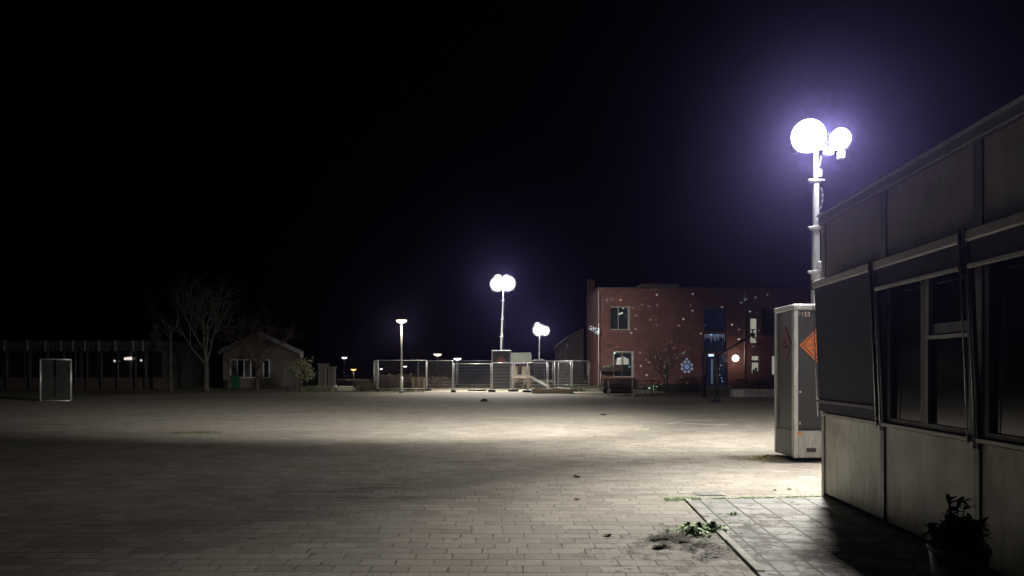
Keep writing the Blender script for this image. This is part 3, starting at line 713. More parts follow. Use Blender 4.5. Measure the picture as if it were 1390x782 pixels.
# ------------------------------------------------------------ site fence
def fence(p, q, h, label, lean=0.0, foot=True, lo=0.16):
    p = Vector((*p,0)); q = Vector((*q,0)); d = q-p; Lh = d.length
    a = math.atan2(d.y, d.x)
    r = empty('wire_fence', (p.x,p.y,0.008), a, label, 'fence', 'wire mesh site fence panels')
    fr = MB(); rr = 0.021
    def P(x, z): return (x, lean*z, z)
    fr.tube(P(0.03,0.0), P(0.03,h), rr).tube(P(Lh-0.03,0.0), P(Lh-0.03,h), rr)
    fr.tube(P(0.03,h-0.02), P(Lh-0.03,h-0.02), rr).tube(P(0.03,lo), P(Lh-0.03,lo), 0.018)
    fr.build('frame', 'galv', r)
    ms = MB(); n = max(4, int(Lh/0.11))
    for i in range(1, n):
        x = Lh*i/n; ms.tube(P(x,lo), P(x,h-0.03), 0.0016, n=3, caps=False)
    for i in range(1, 8):
        z = lo+(h-lo)*i/8; ms.tube((0.04,lean*z-0.008,z), (Lh-0.04,lean*z-0.008,z), 0.0024, n=3, caps=False)
    ms.build('wire_mesh', 'galv' if h < 1.95 or foot and p.y > 50 else 'alu_dull', r)
    if foot:
        f = MB().prism([(-0.11,0.0),(0.11,0.0),(0.09,0.12),(-0.09,0.12)], -0.34, 0.34)
        o = f.build('foot', 'rubber', r)
        MB().tube((0.0,0,0.1205),(0.0,0,0.2),0.03).build('clamp', 'galv', r)
def W(px, Y): return (gx(px,Y), Y)
FS = [((507.5,52),(513,48.2),2.05,'end panel of the site fence turned back at its far left corner',0.0),
 ((513,48),(579,48.5),2.03,'front fence panel behind the street lamp post',0.0),
 ((579,48.4),(614.5,46.4),2.0,'front fence panel slanting forward, right of the street lamp panel',0.01),
 ((615.5,46.2),(667,46.8),1.80,'low sagging fence panel just left of the middle light tower cabinet',0.02),
 ((667.5,46.8),(696,47.5),1.86,'front fence panel crossing before the middle light tower cabinet',0.0),
 ((697,47.3),(716,46.0),1.83,'short fence panel in front of the playhouse',0.02),
 ((716.5,46.0),(744.5,48),1.85,'fence panel in front of the white slide',0.01),
 ((743,48.2),(753.5,50.5),1.95,'steeply turned fence panel between slide and doubled mesh',0.03),
 ((753,50.8),(775,47),1.98,'foreshortened fence panel whose mesh looks densest',0.0),
 ((757,51.3),(776.5,48.2),1.92,'second fence panel doubled up behind the densest mesh',0.03),
 ((776,47),(801,49.8),1.98,'last fence panel on the right, ending near the brick building',0.0)]
for a, b, h, lab, ln in FS: fence(W(*a), W(*b), h, lab, ln)
for i, (a, b) in enumerate(((567,620),(621,674),(700,751),(752,799))):
    fence(W(a,60), W(b,60), 2.13, ['rear fence panel, leftmost of the back row behind the yard','rear fence panel between the left lamps and the tower cabinet','rear fence panel behind the playhouse roof','rear fence panel at the right end of the back row'][i], 0, True)
# loose rubber feet lying by the fence
for i, (px, py) in enumerate(((642,531.2),(653,531.4))):
    Y = gd(py)+0.6; f = MB().prism([(-0.12,0.0),(0.12,0.0),(0.1,0.13),(-0.1,0.13)], -0.33, 0.33)
    for sx in (-0.18,0.0,0.18): f.tube((0,sx,0.131),(0,sx,0.15),0.04,0.036)
    o = f.build('rubber_block', 'rubber', None, (gx(px,Y), Y, 0.008)); o.rotation_euler.z = 1.2+0.5*i
    tag(o, ['loose black rubber foot lying nearer the street lamp than its neighbour','loose black rubber foot lying nearer the light tower cabinet than its neighbour'][i], 'fence foot', 'loose rubber fence feet')

# ------------------------------------------------------------ street lamps
def street_lamp(px, Y, hy, R, lens, label, w_=0.045, power=0, base=0.004, name='street_lamp', pm='pole'):
    H = gz(hy, Y)
    t = empty(name, (gx(px,Y), Y, base), 0, label, 'street lamp', 'street lamps')
    MB().tube((0,0,0),(0,0,1.0),w_*1.5,w_*1.5,10).tube((0,0,1.0),(0,0,H-R*0.45),w_,w_*0.8,10).build('pole', pm if power > 200 else 'lamp_shell', t)
    MB().tube((0,0,0.0),(0,0,0.08),w_*3,w_*2.6,12).build('base_collar', 'lamp_shell', t)
    hd = MB().ball((0,0,H), R, 20, 5, (1,1,0.28), 0.02, 0.98).build('shade', 'lamp_shell', t)
    MB().ball((0,0,H-0.012), R*0.92, 20, 6, (1,1,0.55), -0.98, -0.02).build('bowl', lens, t)
    if power: point(t, (gx(px,Y), Y, H-R*0.8-0.1), power, (1,0.9,0.7), 0.15)
    return t
street_lamp(545, 45, 434.5, 0.36, 'warm_bowl', 'white street lamp post with mushroom head in front of the fence', 0.062, 250)
street_lamp(594, 95, 480.5, 0.55, 'far_warm', 'distant warm street lamp above the left part of the fence', 0.05, 0)
street_lamp(621, 105, 486.3, 0.6, 'far_white', 'distant white street lamp just above the sagging fence panel', 0.05, 0)
street_lamp(467.5, 95, 485, 0.38, 'far_white', 'distant white street lamp right of the gabled house', 0.05, 0)
street_lamp(480, 100, 501, 0.42, 'far_orange', 'distant orange street lamp low over the log pile', 0.05, 120)
street_lamp(517.5, 90, 500.5, 0.20, 'far_white', 'tiny white lamp seen through the left end of the fence', 0.04, 0)
street_lamp(549.8, 90, 497, 0.27, 'far_white', 'tiny flat white lamp seen through the mesh just right of the street lamp post', 0.04, 0)

# ------------------------------------------------------------ playhouse with slide
Y = 53.0; x0, x1 = gx(694,Y), gx(719,Y)
ph = empty('playhouse', ((x0+x1)/2, Y, 0.006), 0, 'wooden playhouse on legs with slanted green roof and white slide behind the fence', 'playhouse')
hw = (x1-x0)/2
zb, zt = gz(513,Y), gz(494,Y)
wb = MB()
for i in range(9):
    xa = -hw+i*2*hw/9
    if 3 <= i <= 4: wb.box(xa+0.004, xa+2*hw/9-0.004, -0.6, -0.56, zb, zb+0.22).box(xa+0.004, xa+2*hw/9-0.004, -0.6, -0.56, zt-0.15, zt)
    else: wb.box(xa+0.004, xa+2*hw/9-0.004, -0.6, -0.56, zb, zt)
wb.box(-hw, -hw+0.04, -0.55, 0.6, zb, zt).box(hw-0.04, hw, -0.55, 0.6, zb, zt).box(-hw+.04, hw-.04, 0.56, 0.6, zb, zt)
wb.build('wall', 'cream', ph)
MB().box(-hw, hw, -0.62, 0.62, zb-0.08, zb-0.002).build('floor', 'wood', ph)
MB().box(-hw-0.05, hw+0.02, -0.63, -0.601, zt-0.18, zt-0.02).build('trim_board', 'purple', ph)
rf = MB(); zr0, zr1 = gz(493,Y), gz(478.5,Y)
rf._add([(-hw-0.35,-0.85,zr0),(hw+0.15,-0.85,zr0-0.02),(hw+0.1,0.1,zr1),(-hw-0.3,0.1,zr1-0.03),(hw+0.15,0.95,zr0),(-hw-0.35,0.95,zr0)], [(0,1,2,3),(3,2,4,5),(0,5,4,1),(0,3,5),(1,4,2)])
rf.build('roof', 'green_roof', ph)
for sx in (-1,1):
    for sy in (-1,1):
        MB().box(sx*(hw-0.05)-0.05, sx*(hw-0.05)+0.05, sy*0.55-0.05, sy*0.55+0.05, 0, zb-0.081).build('leg', 'wood', ph)
br = MB(); br.tube((-hw-0.35,-0.6,0.02),(-hw+0.4,-0.6,zb-0.1),0.045,n=6).tube((0.1,-0.6,0.02),(hw-0.25,-0.6,zb-0.1),0.045,n=6)
for i in range(4): br.tube((-hw-0.25+i*0.17,-0.9,0.15+i*0.2),(-hw-0.25+i*0.17,-0.45,0.15+i*0.2),0.03,n=5)
br.build('ladder', 'wood', ph)
sl = MB(); xa, za = hw, zb+0.05; xb, zbb = gx(745,Y)-gx(706.5,Y), 0.12
nseg = 8; prev = None
for i in range(nseg+1):
    f = i/nseg; x = xa+(xb-xa)*f; z = za+(zbb-za)*(f**0.92)
    if i == nseg: z = 0.14
    cur = (x, z)
    if prev:
        p, c = prev, cur
        sl._add([(p[0],-0.42,p[1]),(c[0],-0.42,c[1]),(c[0],0.0,c[1]),(p[0],0.0,p[1])], [(0,1,2,3)])
        for yy in (-0.42,0.0):
            sl._add([(p[0],yy-0.02,p[1]-0.03),(c[0],yy-0.02,c[1]-0.03),(c[0],yy-0.02,c[1]+0.16),(p[0],yy-0.02,p[1]+0.16),(p[0],yy+0.02,p[1]-0.03),(c[0],yy+0.02,c[1]-0.03),(c[0],yy+0.02,c[1]+0.16),(p[0],yy+0.02,p[1]+0.16)],
                [(0,1,2,3),(7,6,5,4),(3,2,6,7),(0,4,5,1)])
    prev = cur
sl.build('slide', 'white', ph)
# timber sandpit edging in front
sp = MB(); Y = 43.6; xa, xb = gx(722,Y), gx(778,Y)
sp.box(xa, xb, Y-0.1, Y+0.1, 0, 0.28, ch=0.02).box(xa, xa+0.2, Y+0.11, Y+2.4, 0, 0.25, ch=0.02).box(xb-0.2, xb, Y+0.11, Y+2.4, 0, 0.25, ch=0.02)
o = sp.build('sandpit_edge', 'wood', None, (0,0,0.004)); tag(o, 'low timber sandpit edging in front of the fence below the slide', 'edging')

# ------------------------------------------------------------ trees and shrubs
def tree(px, Y, H, base_r, label, fork=0.3, spread=0.5, seed=1, mat='bark', levels=4, name='bare_tree', nb=5, lean=0.0, cat='tree', z0=0.0, leaves=0, leafmat='leaf', group='bare trees around the square'):
    rnd = random.Random(seed)
    t = empty(name, (gx(px,Y), Y, z0), 0, label, cat, group)
    tr = MB(); cr = MB(); lf = MB(); tips = []
    h0 = H*fork
    pts = [Vector((0,0,0))]
    for i in range(1,5): pts.append(Vector((lean*h0*i/4+rnd.uniform(-.02,.02)*H*.15, rnd.uniform(-.02,.02)*H*.15, h0*i/4)))
    rs = [base_r*(1.15-0.35*i/4) for i in range(5)]; rs[0] = base_r*1.4
    tr.path(pts, rs, 9)
    def grow(p, d, L_, r, lv):
        n = 4; q = p; dd = d.copy()
        for i in range(n):
            dd = (dd + Vector((rnd.uniform(-1,1), rnd.uniform(-1,1), rnd.uniform(-.3,.9)))*0.14).normalized()
            q2 = q + dd*L_/n
            cr.tube(q, q2, max(0.006, r*(1-0.18*i)), max(0.005, r*(1-0.18*(i+1))), 5 if lv > 1 else 3, caps=False)
            if lv > 0 and i >= 1:
                for _ in range(rnd.choice((1,1,2))):
                    a = dd.orthogonal().normalized(); a.rotate(__import__('mathutils').Quaternion(dd, rnd.uniform(0,6.28)))
                    nd = (dd*0.8 + a*rnd.uniform(0.45,0.95) + Vector((0,0,0.12))).normalized()
                    grow(q2, nd, L_*rnd.uniform(0.45,0.68), max(0.006, r*0.5), lv-1)
            q = q2
        tips.append(q)
    top = pts[-1]
    for i in range(nb):
        a = 2*math.pi*i/nb + rnd.uniform(-.4,.4)
        s = spread*rnd.uniform(0.6,1.25)
        if i == 0: s *= 0.2
        d = Vector((math.cos(a)*s, math.sin(a)*s, 1)).normalized()
        st = pts[3] if (i % 2 and nb > 4) else top
        grow(st, d, (H-h0)*rnd.uniform(0.42,0.62), base_r*0.6, levels-1)
    tr.build('trunk', mat, t); cr.build('crown', mat, t)
    if leaves:
        for _ in range(leaves):
            p = rnd.choice(tips) + Vector((rnd.gauss(0,.12), rnd.gauss(0,.12), rnd.gauss(0,.12)))
            a = Vector((rnd.uniform(-1,1), rnd.uniform(-1,1), rnd.uniform(-1,1))).normalized(); b = a.orthogonal().normalized()
            s = rnd.uniform(0.04,0.08); lf._add([p-a*s, p+b*s*.5, p+a*s, p-b*s*.5], [(0,1,2,3)])
        lf.build('foliage', leafmat, t)
    return t
tree(280, 47.5, 7.6, 0.15, 'tall bare tree with pale forked trunk left of the gabled house', 0.31, 0.8, 11, 'bark', 5, nb=6)
tree(232, 47.5, 4.9, 0.09, 'slim bare tree at the right end of the long low building', 0.62, 0.35, 3, 'bark', 3, nb=4)
tree(349, 50, 6.2, 0.12, 'dark brown bare tree in front of the gabled house window', 0.28, 0.75, 21, 'bark_brown', 5, nb=6)
tree(906, 50, 3.3, 0.06, 'low spreading bare tree before the middle of the brick facade', 0.2, 0.9, 5, 'bark', 4, nb=7)
tree(956.5, 38.5, 2.7, 0.07, 'thin trunked young tree just left of the blue entrance', 0.72, 0.3, 8, 'bark', 3, nb=4)
tree(768, 62, 3.3, 0.08, 'small leafless tree poking above the right part of the fence', 0.35, 0.45, 14, 'bark_brown', 4, nb=6, leaves=160, leafmat='leaf_dry')
tree(566, 70, 4.4, 0.08, 'faint bare tree behind the fence right of the street lamp', 0.3, 0.5, 31, 'bark_brown', 4, nb=5)
tree(409, 46.5, 2.0, 0.05, 'small pale leafy tree at the right corner of the gabled house', 0.35, 1.0, 41, 'bark', 4, name='leafy_tree', nb=7, leaves=1500, leafmat='leaf_pale', group=None)
def bush(px, Y, w_, h, d, label, mat='leaf_dark', n=900, seed=1, name='bush', z0=0.0, twig=True, size=0.05):
    rnd = random.Random(seed); t = empty(name, (gx(px,Y), Y, z0), 0, label, 'bush')
    st = MB(); lf = MB()
    for i in range(14):
        a = rnd.uniform(0,6.28); e = Vector((math.cos(a)*w_*.42*rnd.random(), math.sin(a)*d*.42*rnd.random(), h*rnd.uniform(.6,.98)))
        st.tube((e.x*.3,e.y*.3,0), e*0.6, 0.014, 0.01, 4).tube(e*0.6, e, 0.01, 0.004, 4)
    for i in range(n):
        while True:
            p = Vector((rnd.uniform(-1,1), rnd.uniform(-1,1), rnd.uniform(0,1)))
            if p.x**2+p.y**2+(p.z-.4)**2*1.6 < 0.85+0.35*math.sin(p.x*7+seed)*math.cos(p.y*5+p.z*6): break
        p = Vector((p.x*w_/2, p.y*d/2, p.z*h+0.03))
        a = Vector((rnd.uniform(-1,1), rnd.uniform(-1,1), rnd.uniform(-1,1))).normalized(); b = a.orthogonal().normalized()
        s = size*rnd.uniform(.6,1.3); lf._add([p-a*s, p+b*s*.5, p+a*s, p-b*s*.5], [(0,1,2,3)])
    st.build('stem', 'bark_brown', t); lf.build('foliage', mat, t); return t
bush(938, 46, 1.9, 0.95, 1.2, 'dark bush below the blue snowflake on the brick facade', seed=4, n=1400)
bush(1012, 44, 2.6, 0.85, 1.2, 'dark bush right of the entrance behind the pale kerb wall', seed=5, n=1600)
bush(1044, 44, 2.4, 0.9, 1.2, 'dark bush beside the near light tower cabinet, behind the pale kerb wall', seed=6, n=1600)
bush(528, 50, 2.2, 1.0, 1.0, 'brown brushwood heap behind the left end of the fence', 'leaf_dry', 1800, 7)
bush(566, 51, 1.9, 0.95, 1.0, 'brown brushwood right of the street lamp behind the fence', 'leaf_dry', 1600, 8)
bush(596, 53, 2.6, 0.9, 1.0, 'low dark scrub behind the slanting fence panel', 'leaf_dry', 1200, 9)
bush(492, 48, 1.6, 0.75, 0.9, 'thin brown scrub between log pile and fence', 'leaf_dry', 900, 10)
bush(430, 47, 2.8, 0.35, 0.8, 'low straggly plants beside the pale leafy tree', 'leaf', 900, 12)
bush(780, 47.0, 2.0, 0.25, 0.8, 'low pale grass tussock at the foot of the last fence panel', 'leaf_pale', 700, 13)
bush(905, 47, 5.0, 0.5, 1.0, 'low hedge row along the foot of the brick facade', 'leaf', 2200, 15)

# ------------------------------------------------------------ brick school building
BY = 60.0
bx0 = gx(811.5, BY); bx1 = 33.0; bh = gz(392, BY)
bb = empty('brick_building', (bx0, BY, 0), 0, 'two storey red brick building with lit windows and a blue entrance', 'building')
def BX(px): return gx(px, BY) - bx0
def BZ(py): return gz(py, BY)
holes = [ # name, x0,x1,z0,z1, kind
 (828,854,448,416,'teal'), (833,859,512,478,'low'), (955,986,450,418,'blue'), (953,988,526,480,'door'),
 (1017.5,1029,467,431,'lit'), (1034,1056,455,418,'dark'), (1019.5,1031.5,508,482,'litb'), (1047,1058,510,482,'lit'), (955,986,478,452,'panel')]
hr = [(BX(a),BX(b),BZ(c),BZ(d),k) for a,b,c,d,k in holes]
xsq = sorted(set([0.0, bx1-bx0]+[h[0] for h in hr]+[h[1] for h in hr])); zsq = sorted(set([0.0, bh]+[h[2] for h in hr]+[h[3] for h in hr]))
wl = MB()
for i in range(len(xsq)-1):
    run = None
    for j in range(len(zsq)-1):
        cx, cz = (xsq[i]+xsq[i+1])/2, (zsq[j]+zsq[j+1])/2
        hole = any(h[0]<cx<h[1] and h[2]<cz<h[3] for h in hr)
        if not hole: run = (run[0], zsq[j+1]) if run else (zsq[j], zsq[j+1])
        if hole or j == len(zsq)-2:
            if run: wl.box(xsq[i], xsq[i+1], 0, 0.35, run[0], run[1])
            run = None
wl.box(0, 0.35, 0.351, 9, 0, bh)
wl.build('wall', 'brick', bb)
MB().box(0.36, bx1-bx0, 0.75, 9, 0, bh-0.1).build('inner_mass', 'fascia', bb)
MB().box(-0.06, bx1-bx0, -0.05, 0.4, bh, bh+0.12).box(-0.06, 0.4, 0.401, 9, bh, bh+0.12).build('coping', 'fascia', bb)
rp = MB().box(BX(878), BX(933), 3, 8, bh-0.05, bh+0.75); rp.build('roof_plant', 'render_dark', bb)
MB().box(-0.02, 0.6, 7.6, 8.6, bh-0.02, gz(380,68)).build('chimney', 'chim', bb)
for q in (812.6, 1010):
    MB().tube((BX(q),-0.12,0.1),(BX(q),-0.12,bh-0.2),0.05).build('drainpipe', 'pole' if q < 900 else 'alu_dull', bb)
MB().tube((BX(815.2),-0.10,0.1),(BX(815.2),-0.10,BZ(497)),0.035).build('drainpipe', 'pole', bb)
for (a,b,c,d,k) in hr:
    wn = MB(); fw = 0.09
    wn.box(a,a+fw,0.10,0.2,c,d).box(b-fw,b,0.10,0.2,c,d).box(a+fw,b-fw,0.10,0.2,c,c+fw).box(a+fw,b-fw,0.10,0.2,d-fw,d)
    if k == 'litb': wn.box(a+fw,b-fw,0.10,0.2,d-0.62,d-0.42)
    if k in ('teal','low'): wn.box((a*0.55+b*0.45)-0.03,(a*0.55+b*0.45)+0.03,0.11,0.2,c+fw,d-fw)
    if k == 'door':
        for f in (0.33,0.66): wn.box(a+(b-a)*f-0.04,a+(b-a)*f+0.04,0.10,0.2,c+fw,d-fw)
        wn.box(a+fw,b-fw,0.10,0.2,c+2.05,c+2.13)
    o = wn.build('window' if k != 'door' else 'entrance_door', 'alu_dull' if k in ('teal','low') else ('frame_dark' if k in ('lit','litb','dark') else 'navy'), bb)
    mm = {'teal':'lit_teal','low':'lit_teal','blue':'lit_dim','door':'lit_dim','panel':'lit_dim','lit':'lit','litb':'lit','dark':'blueglass'}[k]
    if k in ('lit','litb'):
        MB().box(a+0.02,b-0.02,0.30,0.33,c,d).build('curtain', mm, o)
    else: MB().box(a+0.02,b-0.02,0.24,0.27,c,d).build('pane', mm, o)
    if k == 'litb':
        b2 = MB(); cx = (a+b)/2+0.1
        for q in range(7): b2.ball((cx+random.uniform(-.2,.2),0.26,c+0.15+random.uniform(0,.3)),0.1,6,4)
        b2.box(cx-0.12,cx+0.12,0.21,0.29,c+0.0,c+0.2)
        b2.build('window_plant', 'leaf_dark', o)
    if k in ('teal','low'):
        MB().box(b-0.02,b+0.05,-0.03,0.09,c-0.02,d+0.02).build('jamb_strip', 'concrete', o)
        tb = MB()
        if k == 'teal':
            R = Matrix.Translation((a+0.62*(b-a),0.225,c+0.72*(d-c))) @ Matrix.Rotation(-0.35,4,'Y')
            tb.box(-0.32,0.12,0,0.012,-0.07,0.07,R)
            tb.ball((a+0.72*(b-a),0.225,c+0.93*(d-c)),0.06,6,4)
            tb.build('flood_reflection', 'tube', o)  # painted reflection of the floodlights, no lamp inside
        else:
            tb.prism([(a+0.05,c+1.0),(b-0.35,c+1.05),(b-0.3,c+1.45),(a+0.8,c+1.72),(a+0.1,c+1.4)],0.215,0.235)
            tb.build('lamp_shape', 'white', o)  # white paint standing for the lamp shapes that show in the window
            MB().box(a-0.03,b+0.06,-0.03,0.09,d+0.0,d+0.07).box(a-0.05,a+0.02,-0.03,0.09,c,d).build('lintel_trim', 'concrete', o)
    if k == 'panel':
        ic = MB()
        for q in range(15):
            x = a+0.1+(b-a-0.2)*q/14; l = random.uniform(0.25,0.75)
            ic.prism([(x-0.05,d-0.1),(x+0.05,d-0.1),(x+0.012,d-0.1-l),(x-0.012,d-0.1-l)],0.20,0.215)
        ic.build('icicle_decoration', emis('icicle_film', (0.35,0.45,0.7), 0.18), o)
    if k == 'door':
        MB().box(a+0.55,a+0.95,0.0,0.07,d-0.22,d-0.06).build('door_lamp', 'blue_dot', o)
        s = MB()
        for q in range(6):
            s.ball((b-0.55+0.16*math.cos(q), 0.2, c+0.5+0.26*q), 0.07, 6, 4)
        s.build('door_decoration', 'flake', o)
        MB().box(a+0.75,a+0.92,0.08,0.095,c+0.3,d-0.45).build('door_edge', emis('door_gap_light',(0.3,0.42,0.6),0.12), o)
# dark name board on the wall
# globe lamp
gl = MB().ball((BX(996.5),-0.38,BZ(486.5)),0.28,16,10).build('globe_lamp', 'warm_globe', bb)
MB().tube((BX(996.5),-0.1,BZ(486.5)),(BX(996.5),0.0,BZ(486.5)),0.08).build('wall_bracket', 'lamp_shell', bb)
point(bb, (bx0+BX(996.5), BY-0.8, BZ(486.5)), 45, (1,0.75,0.5), 0.25)
MB().box(0.05,BX(845),-0.5,-0.35,BZ(504),BZ(497)).build('handrail_board', 'wood_dark', bb)
MB().box(BX(1034),BX(1052),-0.55,-0.001,BZ(459),BZ(457.5)).build('canopy_edge', 'rust', bb)
MB().box(BX(826),BX(828.5),-0.12,-0.001,BZ(471),BZ(468)).build('wall_box', 'black', bb)
# lower annex behind the left corner
an = empty('side_annex', (bx0-1.8, 72, 0), 0, 'dark lower annex just left of the brick building corner', 'building')
MB().prism([(-0.6,0),(1.8,0),(1.8,5.2),(0.6,4.6),(-0.6,3.6)],0,6).build('wall', 'render_dark', an)
MB().prism([(-0.75,3.55),(0.6,4.65),(1.8,5.25),(1.8,5.4),(0.55,4.8),(-0.8,3.7)],-0.2,6.2).build('roof', 'tiles_dark', an)
# snowflake on the wall
sf = empty('snowflake_decoration', (gx(932,BY), BY-0.1, BZ(498)), 0, 'blue glowing snowflake made of round dots on the brick wall', 'decoration')
MB().tube((0,-0.02,0),(0,0.02,0),0.22,n=14).build('centre_disc', 'flake_core', sf)
sd = MB()
for q in range(8):
    a = math.pi/8+q*math.pi/4; r = 0.42
    sd.tube((r*math.cos(a),-0.02,r*math.sin(a)),(r*math.cos(a),0.02,r*math.sin(a)),0.12,n=10)
sd.tube((0,-0.02,0.62),(0,0.02,0.62),0.10,n=10)
sd.build('ring_of_discs', 'flake', sf)
# lit ornament on the corner
orn = empty('light_ornament', (bx0-0.15, BY-0.35, BZ(451)), 0, 'small sparkling white light ornament on the left corner of the brick building', 'decoration')
ob = MB(); rnd = random.Random(4)
for q in range(16):
    a = rnd.uniform(0,6.28); r = rnd.uniform(0.05,0.5); p = Vector((-0.28+r*math.cos(a), 0, 0.2+0.8*r*math.sin(a))); d = Vector((rnd.uniform(-.1,.1),0,rnd.uniform(-.1,.1)))
    ob.tube(p-d, p+d, 0.014, n=5)
ob.tube((0.12,0,-0.2),(0.2,0,0.3),0.05,n=6).tube((0.0,0,0.0),(0.25,0,0.05),0.035,n=6)
ob.build('light_string', emis('ornament_light',(0.8,0.9,0.95),0.9), orn)
MB().tube((-0.5,0.05,0.2),(0.2,0.05,0.2),0.012,n=5).tube((-0.28,0.05,-0.3),(-0.28,0.05,0.7),0.012,n=5).tube((0.15,0.05,0.2),(0.15,0.35,0.2),0.015,n=5).build('wire_frame', 'black', orn)
# pattern projector on the lawn that throws the specks on the facade
PX, PY = gx(874,44.6), 44.6
pj = empty('pattern_projector', (PX,PY,0), 0, 'small black light projector on a spike, on the verge right of the bench', 'projector')
MB().tube((0,0,0),(0,0,0.22),0.012,n=6).build('spike', 'black', pj)
MB().tube((0,-0.10,0.26),(0,0.12,0.33),0.06,0.065,n=12).build('body', 'black', pj)
ld = bpy.data.lights.new('projector_beam', 'SPOT'); ld.energy = 50000; ld.spot_size = math.radians(62); ld.spot_blend = 0.3; ld.color = (0.55,0.9,1.0); ld.shadow_soft_size = 0.0
ld.use_nodes = True; nt = ld.node_tree; em = nt.nodes['Emission']
tc = nt.nodes.new('ShaderNodeTexCoord'); vor = nt.nodes.new('ShaderNodeTexVoronoi'); vor.inputs['Scale'].default_value = 34.0; vor.inputs['Randomness'].default_value = 0.95
gi = nt.nodes.new('ShaderNodeNewGeometry'); nt.links.new(gi.outputs['Incoming'], vor.inputs['Vector'])
lt = math_n(nt, 'LESS_THAN', vor.outputs['Distance'], 0.145)
wn_ = nt.nodes.new('ShaderNodeSeparateColor'); nt.links.new(vor.outputs['Color'], wn_.inputs[0])
k1 = math_n(nt, 'MULTIPLY', lt, math_n(nt, 'MULTIPLY_ADD', wn_.outputs[0], 1.4, 0.1))
nt.links.new(k1, em.inputs['Strength'])
lo_ = bpy.data.objects.new('projector_beam', ld); C.objects.link(lo_); lo_.location = (PX, PY+0.16, 0.35)
lo_.rotation_euler = (Vector((gx(872,BY), BY, BZ(427))) - Vector((PX,PY,0.35))).to_track_quat('-Z','Y').to_euler()
lo_.parent = pj; lo_.matrix_parent_inverse = Matrix.Translation(pj.location).inverted()

# ------------------------------------------------------------ things on the right verge
Yb = 39.6
bn = empty('park_bench', (gx(843,Yb), Yb, 0), 0, 'dark wooden bench with pale curved legs before the brick building', 'bench')
s = MB()
for i in range(4): s.box(-0.88,0.88,-0.28+i*0.13,-0.17+i*0.13,0.42,0.46,ch=0.006)
s.build('seat', 'wood_dark', bn)
s = MB()
for i in range(4): s.box(-0.90,0.90,0.27+i*0.03,0.30+i*0.03,0.52+i*0.11,0.615+i*0.11,ch=0.006)
s.build('backrest', 'wood_dark', bn)
for sx in (-0.65,0.65):
    sg = 1 if sx > 0 else -1
    l = MB(); pts = [Vector((sx-sg*0.02,-0.25,0.40)),Vector((sx+sg*0.03,-0.27,0.25)),Vector((sx+sg*0.0,-0.3,0.12)),Vector((sx-sg*0.08,-0.32,0.0))]
    l.path(pts, 0.045, 8); l.build('leg', 'concrete', bn)
    l = MB(); pts = [Vector((sx,0.28,0.9)),Vector((sx,0.24,0.4)),Vector((sx,0.3,0.0))]
    l.path(pts, 0.035, 8); l.build('leg', 'concrete', bn)
tb = empty('park_table', (gx(841,41.2), 41.2, 0), 0, 'dark low table directly behind the bench before the brick building', 'table')
MB().box(-0.95,0.95,-0.4,0.4,0.64,0.70,ch=0.01).build('table_top','wood_dark',tb)
MB().box(-0.9,0.9,-0.05,0.05,0.1,0.63).build('trestle','wood_dark',tb)
o = MB().box(-0.42,0.42,-0.3,0.3,0,0.24,ch=0.02).build('concrete_slab', 'concrete', None, (gx(871,43.5),43.5,0)); tag(o,'pale concrete slab lying on the verge just right of the bench','slab')
o = MB().box(-0.5,0.5,-0.25,0.25,0,0.1,ch=0.02).build('flat_stone', 'concrete', None, (gx(888,44.5),44.5,0)); tag(o,'flat pale stone on the grass right of the concrete slab','stone'); o.rotation_euler.z = 0.2
rl = empty('low_railing', (gx(860,43),43,0),0,'thin dark hoop railing behind the bench on the verge','railing')
r_ = MB()
for q in range(7): r_.tube((-1.0+q*0.42,0,0),(-1.0+q*0.42,0,0.78),0.02,n=6)
r_.tube((-1.02,0,0.78),(1.54,0,0.78),0.02,n=6); r_.build('hoops','black',rl)
# low pale wall
lw = empty('low_wall', (gx(993,38.2),38.2,0), 0, 'low pale concrete wall with a thick left end block, right of the boom post', 'wall')
MB().box(0,0.55,-0.3,0.3,0,0.42,ch=0.03).build('end_block','concrete',lw)
MB().box(0.56,4.2,-0.22,0.22,0,0.36,ch=0.02).build('wall_run','kerb',lw)
MB().box(0.56,4.2,-0.25,0.25,0.362,0.42,ch=0.01).build('coping','concrete',lw)
# boom post
YP = 32.0
bp = empty('boom_post', (gx(973.5,YP),YP,0.004),0,'dark post with a long slanted arm and forked tip in front of the lit windows','post')
MB().tube((0,0,0),(0,0,gz(482,YP)),0.085,0.07,12).build('post','black',bp)
MB().box(-0.2,0.2,-0.2,0.2,0,0.05,ch=0.01).tube((0,0,0.05),(0,0,0.3),0.12,0.09,12).build('base_plate','black',bp)
ax, az = gx(1021,YP)-gx(973.5,YP), gz(455,YP)
MB().tube((-0.05,0,gz(484,YP)),(ax,0,az),0.045,0.05,8).build('arm','black',bp)
MB().ball((0,0,gz(482,YP)),0.12,10,6).build('pivot','black',bp)
fk = MB().tube((ax-0.12,0,az+0.0),(ax+0.12,0,az+0.03),0.09,0.06,8).tube((ax,0,az),(ax+0.03,0,az+0.26),0.04,0.03,6).tube((ax-0.06,0,az+0.24),(ax+0.12,0,az+0.24),0.025,n=6).tube((ax,0,az),(ax+0.08,0,az-0.14),0.05,0.04,6)
fk.build('forked_tip','black',bp)
MB().tube((ax+0.08,0,az-0.05),(ax+0.24,0,az-0.34),0.025,0.02,6).build('handle_rod','rust',bp)
MB().tube((ax+0.26,0,az-0.13),(ax+0.62,0,az-0.12),0.014,n=6).tube((ax+0.1,0,az-0.06),(ax+0.26,0,az-0.13),0.014,n=6).build('thin_rod','rust',bp)

